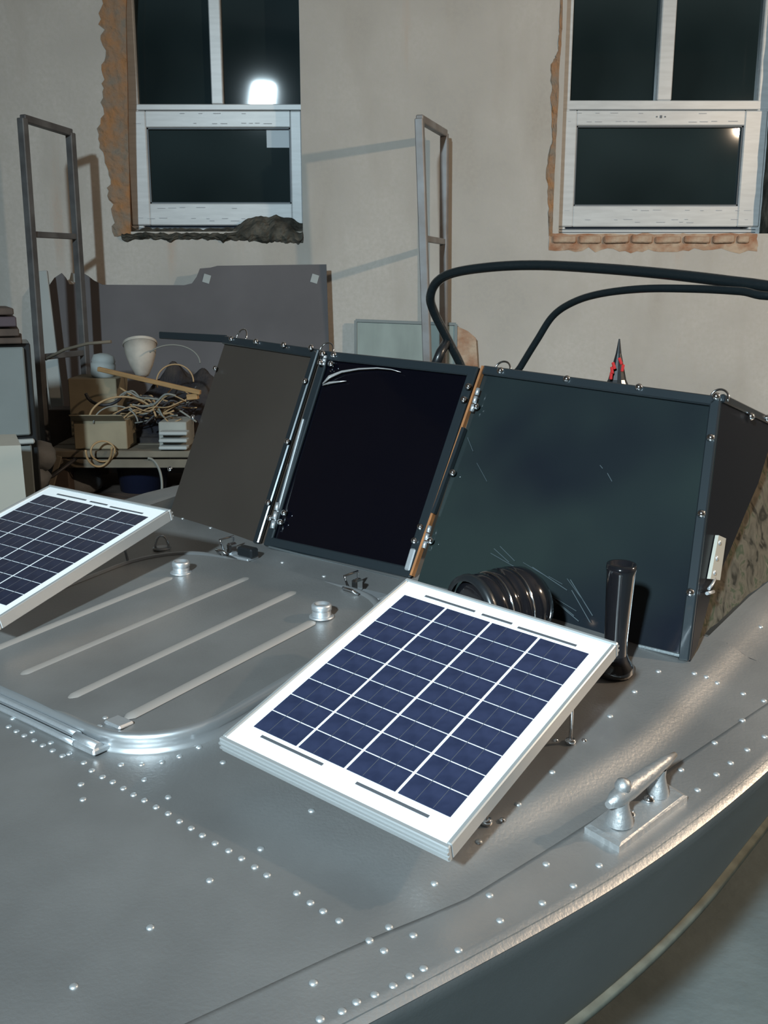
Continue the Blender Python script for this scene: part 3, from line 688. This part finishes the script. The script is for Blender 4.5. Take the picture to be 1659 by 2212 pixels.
# camouflage cockpit cover standing behind the wing
s0, t0 = dhit(1511, 1405); s1, t1 = dhit(1659, 1282)
rows = []
for i in range(60):
    u = i/59; row = []
    for k in range(26):
        v = k/25; h0 = .232*v; s = s0+.012+h0*.50+(2.5-s0-h0*.5)*u; tb = min(.66, t0-.004+(t1-t0)*(s-s0)/(s1-s0)*.5)
        h = h0*(1-.25*sstep(1.75, 2.4, s)); t = tb-.055*v; p = B(s, tb, .001)+V((0, 0, h))+TD*(t-tb)
        wv = .0030*noise.noise(V((s*38, v*10, 0)))+.0016*noise.noise(V((s*80, v*26, 4)))
        row.append(p+TD*(wv-.010))
    rows.append(row)
obj('cockpit_cover', MB().grid(rows), M['camo'], None, 'crinkled camouflage fabric cover behind the black side pane', 'boat cover')

# ------------------------------------------------------------------ things on the deck
# horn light, axis along the boat, behind the near panel
c0 = onS(1030, 1290, 1.085); c0 = V((c0.x, c0.y, c0.z)); s, t = st(c0); zc = Dz(s, t)+.060
hp = BZ(s, t, zc)
hornl = thing('deck_searchlight', 'glossy black ribbed searchlight between the near solar panel and smoky pane', 'lamp', B(s+.05, t))
dirn = (SD*.93+TD*.36).normalized()
SCL = lambda pr: [(a*1.16, b*1.1) for a, b in pr]
obj('housing', MB().lathe(SCL([(0, 0), (.030, .001), (.040, .004), (.046, .014), (.046, .024), (.043, .027), (.046, .030), (.0475, .040), (.044, .043), (.048, .047), (.0485, .056), (.045, .060), (.048, .064), (.046, .082), (.036, .098), (.015, .108), (0, .109)]), hp-dirn*.01, dirn, 32), M['black'], hornl)
obj('bezel', MB().lathe(SCL([(.040, -.003), (.047, -.003), (.048, .004), (.046, .008)]), hp-dirn*.01, dirn, 32), M['blackm'], hornl)
for k in (.030, .0605): obj('groove_ring', MB().lathe(SCL([(.0455, k-.001), (.0472, k-.0005), (.0472, k+.0008), (.0455, k+.001)]), hp-dirn*.01, dirn, 32), M['chrome'], hornl)
obj('foot', MB().lathe(SCL([(.028, -.052), (.028, -.046), (.018, -.042), (.015, -.02)]), hp+dirn*.045, (0, 0, 1), 20), M['black'], hornl)
# tapered black post
s, t = dhit(1325, 1452); c = B(s, t, -.001); tp = onS(1343, 1218, s-.005); hgt = tp.z-c.z
post = thing('tapered_post', 'glossy black tapered post standing on the deck before the smoky pane', 'post', c)
axp = (tp-c).normalized()
H = (tp-c).length
obj('stem', MB().lathe([(.017, .012), (.0155, .02), (.0150, .05), (.0165, .09), (.0185, H-.012), (.0195, H-.006), (.0185, H), (.0155, H), (.0145, H-.005), (0, H-.006)], c, axp, 24), M['black'], post)
obj('flange', MB().lathe([(.0, 0), (.0255, 0), (.0265, .004), (.0255, .012), (.019, .020), (.016, .028)], c, (0, 0, 1), 28), M['black'], post)
# mooring cleat
pc = [dhit(1262, 1802), dhit(1337, 1845), dhit(1484, 1735), dhit(1412, 1690)]
cm_ = (B(*pc[0])+B(*pc[1])+B(*pc[2])+B(*pc[3]))/4
cleat = thing('mooring_cleat', 'silver two-legged mooring cleat on its square-edged plate near the gunwale', 'cleat', cm_)
pl_ = [B(s, t, .0) for s, t in pc]; cen = cm_
up = V((0, 0, 1))
p2 = [p+up*.008 for p in pl_]; p3 = [p+(cen-p).normalized()*.006+up*.0095 for p in p2]
p3 = [V((p.x, p.y, q.z+.0022)) for p, q in zip(p3, p2)]
mbp = MB(); mbp.add(pl_+p2+p3, [(0, 1, 5, 4), (1, 2, 6, 5), (2, 3, 7, 6), (3, 0, 4, 7), (4, 5, 9, 8), (5, 6, 10, 9), (6, 7, 11, 10), (7, 4, 8, 11), (8, 9, 10, 11)])
obj('base_plate', mbp, M['castm'], cleat)
ma = (pl_[0]+pl_[1])/2; mz = (pl_[2]+pl_[3])/2; ax = (mz-ma)
L1 = ma+ax*.24+up*.009; L2 = ma+ax*.80+up*.009
for P_, r0 in ((L1, .0115), (L2, .0095)):
    obj('leg', MB().lathe([(r0*1.25, 0), (r0*1.2, .006), (r0*.95, .013), (r0*.75, .022), (r0*.8, .030)], P_, up, 20), M['castm'], cleat)
    inst(bm_, 'bolt', P_+up*.001+ax.normalized()*(.018 if P_ is L1 else -.017), cleat)
h0 = L1+up*.030-ax.normalized()*.022; h1 = L2+up*.034+ax.normalized()*.03
obj('crossbar', MB().tube([h0, h0.lerp(h1, .12), h0.lerp(h1, .3), h0.lerp(h1, .6), h0.lerp(h1, .85), h1], [.004, .0095, .0105, .0085, .0062, .003], 16), M['castm'], cleat)
obj('knob', MB().lathe([(.0, -.006), (.008, -.004), (.0085, .003), (.006, .008), (0, .010)], h0.lerp(h1, .2)+up*.008, up, 18), M['castm'], cleat)

# ------------------------------------------------------------------ canopy hoops and the cone behind the screen
def bez(pts, n=8):
    out = []; P_ = [pts[0]]+pts+[pts[-1]]
    for i in range(1, len(P_)-2):
        for k in range(n):
            t = k/n; a, b, c, d = P_[i-1], P_[i], P_[i+1], P_[i+2]
            out.append(.5*((2*b)+(c-a)*t+(2*a-5*b+4*c-d)*t*t+(3*b-a-3*c+d)*t*t*t))
    out.append(pts[-1]); return out
def deckfoot(p): return p
h1p = [(1035, 900, 2.45), (1000, 800, 2.42), (968, 735, 2.40), (938, 675, 2.38), (930, 640, 2.36), (945, 608, 2.34), (985, 588, 2.30), (1070, 576, 2.24), (1170, 573, 2.18), (1300, 580, 2.08), (1430, 591, 1.98), (1560, 606, 1.88), (1680, 622, 1.80), (1800, 645, 1.74)]
pts = [at(*p) for p in h1p]; pts = [V((pts[0].x+.12, pts[0].y-.1, .98))]+pts+[V((1.02, 1.70, 1.55)), V((1.03, 1.70, 1.25)), V((.99, 1.73, .985))]
hoop = thing('canopy_hoop', 'thick black tubular canopy hoop, upper of the two arching over the screen', 'canopy frame', pts[0])
obj('hoop_tube', MB().tube(bez(pts), .0105, 12), M['tube'], hoop)
obj('strut', MB().tube([at(966, 738, 2.40), at(952, 760, 2.38), at(940, 790, 2.36)], .011, 10), M['blackm'], hoop)
h2p = [(1085, 860, 2.22), (1125, 792, 2.2), (1160, 735, 2.18), (1195, 682, 2.16), (1240, 652, 2.12), (1300, 634, 2.06), (1390, 624, 1.98), (1500, 624, 1.90), (1600, 629, 1.82), (1700, 638, 1.76)]
pts = [at(*p) for p in h2p]; pts = [V((pts[0].x-.02, pts[0].y, .98))]+pts+[V((.93, 1.68, 1.5)), V((.955, 1.68, 1.2)), V((.94, 1.69, .99))]
hoop2 = thing('canopy_hoop', 'thin black canopy hoop rising from behind the smoky pane, the lower arch', 'canopy frame', pts[0])
obj('hoop_tube', MB().tube(bez(pts), .0075, 12), M['tube'], hoop2)
cb, ct = at(1330, 860, 2.15), at(1338, 732, 2.15)
seat = V((cb.x, cb.y, .56))
cone = thing('pointed_cap', 'narrow black pointed cone with red flecks poking up behind the smoky pane', 'cone', seat)
obj('cone_body', MB().lathe([(.0, 0), (.06, 0), (.055, .02), (.038, cb.z-seat.z), (.019, cb.z-seat.z+.04), (.006, ct.z-seat.z-.03), (.0015, ct.z-seat.z)], seat, (ct-seat).normalized(), 14, False), M['blackm'], cone)
fk = MB()
for a, b in ((1322, 800), (1326, 790), (1345, 795), (1340, 780), (1320, 812)):
    fk.box(at(a, b, 2.128), (.006, .004, .015), MX.Rotation(random.uniform(-.5, .5), 3, 'Y'), .001)
obj('red_fleck', fk, M['red'], cone)

# ------------------------------------------------------------------ racks against the wall
def rack(near, far, nb, fb, Yn, Yf, rungs, th, m, lab):
    tn, tf = at(*near, Yn), at(*far, Yf); bn, bf = at(*nb, Yn), at(*fb, Yf)
    def ext(t_, b_): d = (b_-t_); return t_+d*(t_.z/(t_.z-b_.z))
    fn, ff = ext(tn, bn), ext(tf, bf)
    o = thing('steel_rack', lab, 'metal frame', fn)
    nn = (tf-tn).normalized()
    for a, b in ((tn, fn), (tf, ff)): obj('upright', MB().beam(a, b, th, th, nn, .003), m, o)
    obj('top_rail', MB().beam(tn, tf, th*.9, th*.9, V((0, 0, 1)), .003), m, o)
    for zz in rungs:
        a = tn.lerp(fn, (tn.z-zz)/(tn.z-fn.z)); b = tf.lerp(ff, (tf.z-zz)/(tf.z-ff.z))
        obj('rung', MB().beam(a, b, th*.6, th*.75, V((0, 0, 1)), .002), m, o)
    return o
rack((906, 256), (960, 288), (922, 740), (958, 700), 4.0, 4.40, [at(925, 515, 4.0).z, .9, .3], .031, M['steel2'], 'narrow grey steel frame standing between the two windows')
rack((48, 255), (152, 287), (86, 775), (181, 735), 3.95, 4.20, [at(68, 506, 3.95).z, at(98, 772, 3.95).z], .030, M['steel'], 'dark steel frame leaning at the far left, left of the first window')
# cut sheet leaning on the wall
ys = 4.40; o2 = at(705, 572, ys)
sh = [(103, 660), (103, 622), (118, 600), (133, 590), (142, 600), (150, 614), (160, 614), (168, 608), (176, 588), (190, 596), (203, 606), (222, 615), (398, 616), (415, 612), (425, 598), (432, 580), (455, 578), (470, 574), (705, 571), (712, 780)]
poly = [at(a, b, ys) for a, b in sh]; poly += [V((poly[-1].x, ys, .02)), V((poly[0].x, ys, .02))]
poly = [V((p.x, ys-.05*(1-(p.z/1.6)), p.z)) for p in poly]
sheet = thing('cut_sheet', 'large dark grey sheet with scalloped top edge leaning under the left window', 'sheet', (poly[0].x+.6, ys, .02))
obj('sheet_body', MB().slab(poly, (0, .008, 0)), M['sheet'], sheet)
for a, b in ((447, 602), (680, 602), (160, 600)):
    p = at(a, b, ys); p.y = ys-.05*(1-(p.z/1.6))-.002; obj('tape_patch', MB().box(p, (.03, .002, .035), MX.Rotation(.3, 3, 'Y')), M['pale'], sheet)
# glass sheet and tile scrap behind the screen
gs = [at(768, 692, 4.45), at(985, 700, 4.45)]
gl = thing('glass_sheet', 'greenish sheet of glass leaning on the wall behind the middle pane', 'glass', (gs[0].x+.2, 4.45, .02))
poly = [gs[0], gs[1], V((gs[1].x, 4.435, .001)), V((gs[0].x, 4.435, .001))]
obj('glass_body', MB().slab(poly, (0, .006, 0)), M['glasssheet'], gl)
for a, b in ((0, 1), (1, 2), (3, 0)): obj('edge_tape', MB().beam(poly[a]-V((0, .003, 0)), poly[b]-V((0, .003, 0)), .012, .008, V((0, 1, 0))), M['cab'], gl)
bp = [at(987, 705, 4.45), at(1012, 716, 4.45), at(1028, 730, 4.45), at(1032, 790, 4.45)]
bp += [V((bp[-1].x, 4.45, .001)), V((bp[0].x, 4.45, .001))]
obj('red_board', MB().slab(bp, (0, .03, 0)), M['brick'], None, 'reddish chipped board beside the glass sheet', 'board')

# ------------------------------------------------------------------ junk corner
YB = 3.55
zb_ = at(230, 975, YB).z; xl, xr = at(95, 980, YB).x, at(560, 980, YB).x
bench = thing('workbench', 'old grey wooden workbench heaped with cables and boxes at the left wall', 'workbench', ((xl+xr)/2, YB+.3, 0))
for k in range(4):
    obj('plank', MB().box(((xl+xr)/2, YB+.075+k*.15, zb_-.012), (xr-xl, .143, .024+.003*(k % 2)), None, .003), M['gwood'], bench)
for xx in (xl+.05, xr-.05):
    for yy in (YB+.04, YB+.56): obj('leg', MB().box((xx, yy, (zb_-.024)/2), (.06, .06, zb_-.026), None, .004), M['dwood'], bench)
zs = at(230, 1078, YB+.05).z
obj('lower_shelf', MB().box(((xl+xr)/2, YB+.3, zs-.012), (xr-xl-.12, .5, .024)), M['dwood'], bench)
obj('apron', MB().box(((xl+xr)/2, YB+.008, zb_-.045), (xr-xl, .016, .03), None, .002), M['gwood'], bench)
def carton(x0, y0, x1, y1, Y, dep, m, lab, rot=0, flap=True, z0=None):
    a, b = at(x0, y1, Y), at(x1, y0, Y); z_0 = a.z if z0 is None else z0
    wd, hg = b.x-a.x, b.z-z_0; c = V(((a.x+b.x)/2, Y+dep/2, z_0+hg/2)); R = MX.Rotation(rot, 3, 'Z')
    o = thing('carton', lab, 'box', (c.x, c.y, z_0))
    obj('box_body', MB().box(c, (wd, dep, hg), R, .003), m, o)
    if flap:
        obj('flap', MB().box(c+R @ V((0, -dep/2-.02, hg/2+.010)), (wd*.98, .06, .003), R @ MX.Rotation(-.5, 3, 'X')), m, o)
    return o
carton(162, 908, 272, 975, YB+.03, .14, M['card'], 'worn brown carton at the front of the workbench', z0=zb_+.002)
b1 = carton(152, 818, 250, 905, YB+.33, .18, M['card'], 'crumpled beige carton behind the front carton', flap=False, z0=zb_+.002)
carton(345, 912, 402, 978, YB+.05, .15, M['card2'], 'pale small carton beside the windscreen edge on the workbench', z0=zb_+.002, flap=False)
for k in range(3):
    p = at(375, 935+k*18, YB+.01)
    tag(obj('tray', MB().box((p.x, YB+.02, zb_+.012+.026*(2-k)), (.10, .05, .012), None, .003), M['pale']), ('topmost', 'middle', 'lowest')[k]+' pale flat tray of the little stack before the pale carton', 'tray', None)
# the cream lampshade
p = at(303, 752, YB+.30)
sd = thing('lampshade', 'cream bowl-shaped lampshade tipped on its side on the heap', 'lampshade', (p.x, p.y, p.z))
axd = V((.12, -.42, -.85)).normalized()
obj('shade', MB().lathe([(.012, .135), (.024, .128), (.042, .09), (.056, .045), (.062, 0), (.059, 0), (.053, .045), (.038, .088), (.02, .12)], p-axd*.02, axd, 28), M['rag'], sd)
obj('rib_band', MB().lathe([(.063, -.003), (.065, .003), (.063, .008)], p-axd*.02, axd, 28), M['rag'], sd)
obj('socket', MB().tube([p+axd*.09, p+axd*.135], .012, 12), M['dwood'], sd)
# stand for the shade: heap of dark scrap (one countless mass)
rows = []
for i in range(50):
    u = i/49; row = []
    for k in range(24):
        v = k/23; x = at(258, 850, YB+.3).x+(xr-.02-at(258, 850, YB+.3).x)*u; y = YB+.18+.40*v
        prof_ = max(0, math.sin(math.pi*min(1, max(0, u))))**.5*sstep(0, .5, v)
        h = .02+.30*prof_*(.62+.55*noise.noise(V((x*5, y*5, 2)))+.25*noise.noise(V((x*14, y*14, 5))))
        row.append(V((x, y, zb_+max(.002, h))))
    rows.append(row)
heap = MB().grid(rows, False); heap.grid([[r[0], V((r[0].x, r[0].y, zb_+.001))] for r in rows]); heap.grid([[r[-1], V((r[-1].x, r[-1].y, zb_+.001))] for r in rows])
obj('scrap_heap', heap, mat('dark_scrap', (.055, .045, .040), .9, col2=(.018, .018, .024), vscale=11, bump=1, bscale=30, spec=.2), None, 'dark heap of scrap and rags on the workbench', 'scrap', kind='stuff')
pg = at(190, 835, YB+.31); 
obj('grey_jug', MB().lathe([(0, 0), (.040, 0), (.046, .01), (.047, .05), (.043, .058), (.046, .062), (.038, .085), (.016, .092), (0, .093)], at(222, 815, YB+.40), (0.1, 0, 1), 20), M['pale'], None, 'grey rounded can behind the left end of the wooden stick', 'can')
a, b = at(212, 797, YB+.12), at(433, 848, YB-.02)
obj('wooden_stick', MB().beam(a, b, .014, .016, V((0, 0, 1)), .002), M['wood'], None, 'orange wooden stick lying across the cables', 'stick')
a, b = at(405, 858, YB+.0), at(428, 856, YB-.01)
obj('wood_block', MB().beam(a, b, .02, .02, V((0, 0, 1)), .002), M['wood'], None, 'short orange wood offcut under the end of the stick', 'wood offcut')
rn = random.Random(21)
mats = [M['cable'], M['cable3'], M['cable'], M['cable2']]
for k in range(26):
    x0, y0 = rn.uniform(240, 330), rn.uniform(845, 925); x1, y1 = rn.uniform(350, 425), rn.uniform(835, 925)
    P_ = []; Yc = YB+.05+rn.random()*.14
    for i in range(5):
        u = i/4; P_.append(at(x0+(x1-x0)*u, y0+(y1-y0)*u+rn.uniform(-16, 16), Yc+rn.uniform(-.02, .02)))
    tag(obj('cable', MB().tube(bez(P_, 5), .0022+rn.random()*.0018, 6), mats[k % 4]), 'tangled cable in the heap on the workbench', 'cable', 'tangled cables on the workbench')
def loop(cx__, cy__, rx, ry, Y, r, m, lab, a0=0, a1=2*math.pi, tilt=0):
    P_ = []
    for i in range(29):
        t = a0+(a1-a0)*i/28; P_.append(at(cx__+rx*math.cos(t), cy__-ry*math.sin(t)+tilt*math.cos(t), Y+.02*math.sin(t*1.5)))
    tag(obj('cable_loop', MB().tube(P_, r, 6), m), lab, 'cable')
loop(378, 825, 40, 38, YB+.10, .0028, M['cable'], 'round loop of tan cable standing above the stick end', 0, math.pi*1.1)
loop(372, 785, 60, 40, YB+.22, .0028, M['cable3'], 'grey cable arc rising behind the lampshade', 0, math.pi*.8)
loop(213, 972, 28, 36, YB-.03, .004, M['cable'], 'tan cable coil hanging over the front of the bench', math.pi*1.0, math.pi*2.05)
loop(222, 975, 26, 22, YB-.025, .0035, M['cable'], 'inner tan cable coil on the worn brown carton front', 0, math.pi*2)
loop(265, 905, 72, 48, YB+.06, .004, M['cable'], 'wide tan hose arc over the worn brown carton', .1, math.pi)
loop(250, 915, 48, 38, YB+.045, .003, M['cable3'], 'grey cable arc inside the wide hose arc', .1, math.pi)
loop(225, 845, 40, 30, YB+.2, .006, M['cable2'], 'thick dark cable sagging before the crumpled carton', math.pi*1.05, math.pi*1.9)
loop(320, 1050, 30, 60, YB-.02, .005, M['cable3'], 'grey hose drooping before the blue tub', -.4, 1.6)
obj('bent_strip', MB().tube([at(98, 776, YB+.42), at(140, 755, YB+.40), at(190, 742, YB+.36), at(240, 738, YB+.34)], .006, 8), M['gwood'], None, 'thin tan strip rising from behind the left steel frame', 'strip')
# below the bench
p0, p1 = at(232, 1064, YB+.1), at(352, 1004, YB+.1); cx3 = (p0.x+p1.x)/2
tub_ = thing('plastic_tub', 'dark blue plastic tub under the workbench', 'tub', (cx3, YB+.22, zs))
obj('tub_body', MB().lathe([(0, 0), (.085, 0), (.098, .11), (.103, .112), (.103, .118), (.094, .118), (.082, .01), (0, .01)], (cx3, YB+.22, zs+.001), n=28), M['blue'], tub_)
obj('rim', MB().lathe([(.100, .110), (.107, .114), (.104, .122), (.098, .120)], (cx3, YB+.22, zs+.001), n=28), M['blue'], tub_)
def lump(px_, py_, Y, r, m, name, lab, cat, z0, seed):
    p = at(px_, py_, Y); mb = MB(); rows = []
    for i in range(13):
        th = math.pi*i/12; row = []
        for k in range(21):
            ph = 2*math.pi*k/20; q = V((math.sin(th)*math.cos(ph), math.sin(th)*math.sin(ph), math.cos(th)))
            rr = 1+.22*noise.noise(q*1.6+V((seed, 0, 0)))+.08*noise.noise(q*5+V((seed, 0, 0)))
            w_ = V((p.x+q.x*r[0]*rr, Y+q.y*r[1]*rr, p.z+q.z*r[2]*rr)); w_.z = max(w_.z, z0); row.append(w_)
        rows.append(row)
    return obj(name, MB().grid(rows), m, None, lab, cat)
lump(163, 1040, YB+.18, (.095, .12, .085), M['bag'], 'grey_sack', 'bulging grey sack under the left end of the workbench', 'sack', zs+.001, 2)
lump(85, 985, 3.42, (.055, .07, .05), M['bag'], 'rag_bundle', 'pale rag bundle between the beige board and the workbench', 'rag', 0, 7)
lump(75, 1030, 3.40, (.05, .06, .045), M['bag'], 'rag_bundle', 'lower grey rag bundle beside the beige board', 'rag', 0, 12)
obj('stool_for_rags', MB().box((at(85, 1055, 3.42).x, 3.44, at(85, 1062, 3.41).z/2), (.16, .12, at(85, 1062, 3.41).z), None, .006), M['dwood'], None, 'dark wooden crate under the rag bundles', 'crate')
obj('leaning_slat', MB().beam(at(108, 1060, YB-.04), at(128, 985, YB-.015), .02, .012, V((0, 1, 0)), .002), M['gwood'], None, 'thin wooden slat leaning against the bench edge', 'slat')
obj('dark_rod', MB().tube([at(60, 1052, YB-.10), at(115, 1028, YB-.06), at(165, 990, YB-.02)], .006, 8), M['cable2'], None, 'thin dark rod propped before the grey sack', 'rod')
obj('pale_plank', MB().beam(at(88, 585, 4.29), at(88, 585, 4.29)+(at(126, 890, 4.28)-at(88, 585, 4.29))*((at(88, 585, 4.29).z-.003)/(at(88, 585, 4.29).z-at(126, 890, 4.28).z)), .055, .016, V((0, -1, .1)), .003), M['pale'], None, 'pale narrow plank standing behind the left steel frame', 'plank')
q0, q1 = at(98, 885, 4.03), at(150, 885, 4.03)
obj('dark_crate', MB().box(((q0.x+q1.x)/2, 4.09, q0.z/2), (q1.x-q0.x, .12, q0.z), None, .004), M['dwood'], None, 'tall dark crate behind the left end of the workbench', 'crate')
# left cabinet, boards on top, beige board in front
Yc = 3.12; xr_ = at(73, 840, Yc).x; zt_ = at(40, 742, Yc).z; zm = at(40, 945, Yc).z
cab = thing('metal_cabinet', 'grey metal cabinet at the left edge with dark boards on top', 'cabinet', (xr_-.3, Yc+.25, 0))
RZ = MX.Rotation(math.radians(21), 3, 'Z')
def cbx(cx0, cy0, cz0, size, extra=None, bev=.004): return MB().box(V((xr_, Yc, 0))+RZ @ V((cx0, cy0, 0))+V((0, 0, cz0)), size, RZ if extra is None else RZ @ extra, bev)
obj('cabinet_body', cbx(-.28, .12, zt_/2, (.56, .22, zt_)), M['blackm'], cab)
obj('door', cbx(-.29, 0, (zt_+zm)/2, (.54, .02, zt_-zm-.02)), M['cab'], cab)
obj('door', cbx(-.29, 0, zm/2, (.54, .02, zm-.04)), M['cab'], cab)
obj('shelf_lip', cbx(-.29, -.015, zm-.008, (.56, .03, .014)), M['pale'], cab)
pn = [(.0, .018, M['dwood']), (.022, .022, M['dwood']), (.05, .03, mat('plum_board', (.07, .05, .06), .7)), (.085, .02, M['dwood'])]
for i, (h, th_, m_) in enumerate(pn):
    obj('board', cbx(-.33+.006*i, .12, zt_+.001+h+th_/2, (.62-.03*i, .26, th_), MX.Rotation(.03*(i-1), 3, 'Z'), .003), m_, None,
        ('lowest thin dark board on the grey cabinet', 'second dark board from the bottom on the grey cabinet', 'thick plum-brown board, third in the stack on the cabinet', 'topmost narrow dark board on the grey cabinet')[i], 'board', 'dark boards stacked on the cabinet')
Yq = 2.72; xq = at(53, 1020, Yq).x; zq = at(30, 962, Yq).z
obj('beige_box', MB().slab([V((xq-.42, Yq, .001)), V((xq+.012, Yq, .001)), V((xq-.004, Yq, zq)), V((xq-.42, Yq, zq-.012))], (-.085, .2, 0)), M['beige'], None, 'plain beige box standing at the left edge before the grey cabinet', 'box')
# ------------------------------------------------------------------ the two lamps (out of frame, seen as reflections)
fd = (COOL_TGT-COOL_POS).normalized(); Rq = fd.to_track_quat('-Z', 'Y').to_matrix()
fl = thing('work_floodlight', 'cool white floodlight hanging from the ceiling, seen reflected in the left window', 'lamp', COOL_POS-fd*.06)
obj('housing', MB().box(COOL_POS-fd*.05, (.27, .35, .06), Rq, .01), M['lampbody'], fl)
obj('light_face', MB().box(COOL_POS-fd*.012, (.20, .28, .006), Rq), M['cool'], fl)
obj('hanger', MB().tube([COOL_POS-fd*.06, V((COOL_POS.x, COOL_POS.y-.1, ZC))], .008, 8), M['lampbody'], fl)
bl = thing('hanging_bulb', 'warm bulb on a cord, seen as a reflection in the right window', 'lamp', WARM_POS)
obj('bulb', MB().lathe([(0, -.03), (.02, -.025), (.03, -.008), (.028, .012), (.014, .035), (.013, .05)], WARM_POS, n=20), M['warm'], bl)
obj('socket', MB().lathe([(.016, .045), (.019, .05), (.019, .085), (.006, .095), (0, .095)], WARM_POS, n=20), M['lampbody'], bl)
obj('cord', MB().tube([WARM_POS+V((0, 0, .09)), V((WARM_POS.x, WARM_POS.y, ZC))], .004, 6), M['lampbody'], bl)
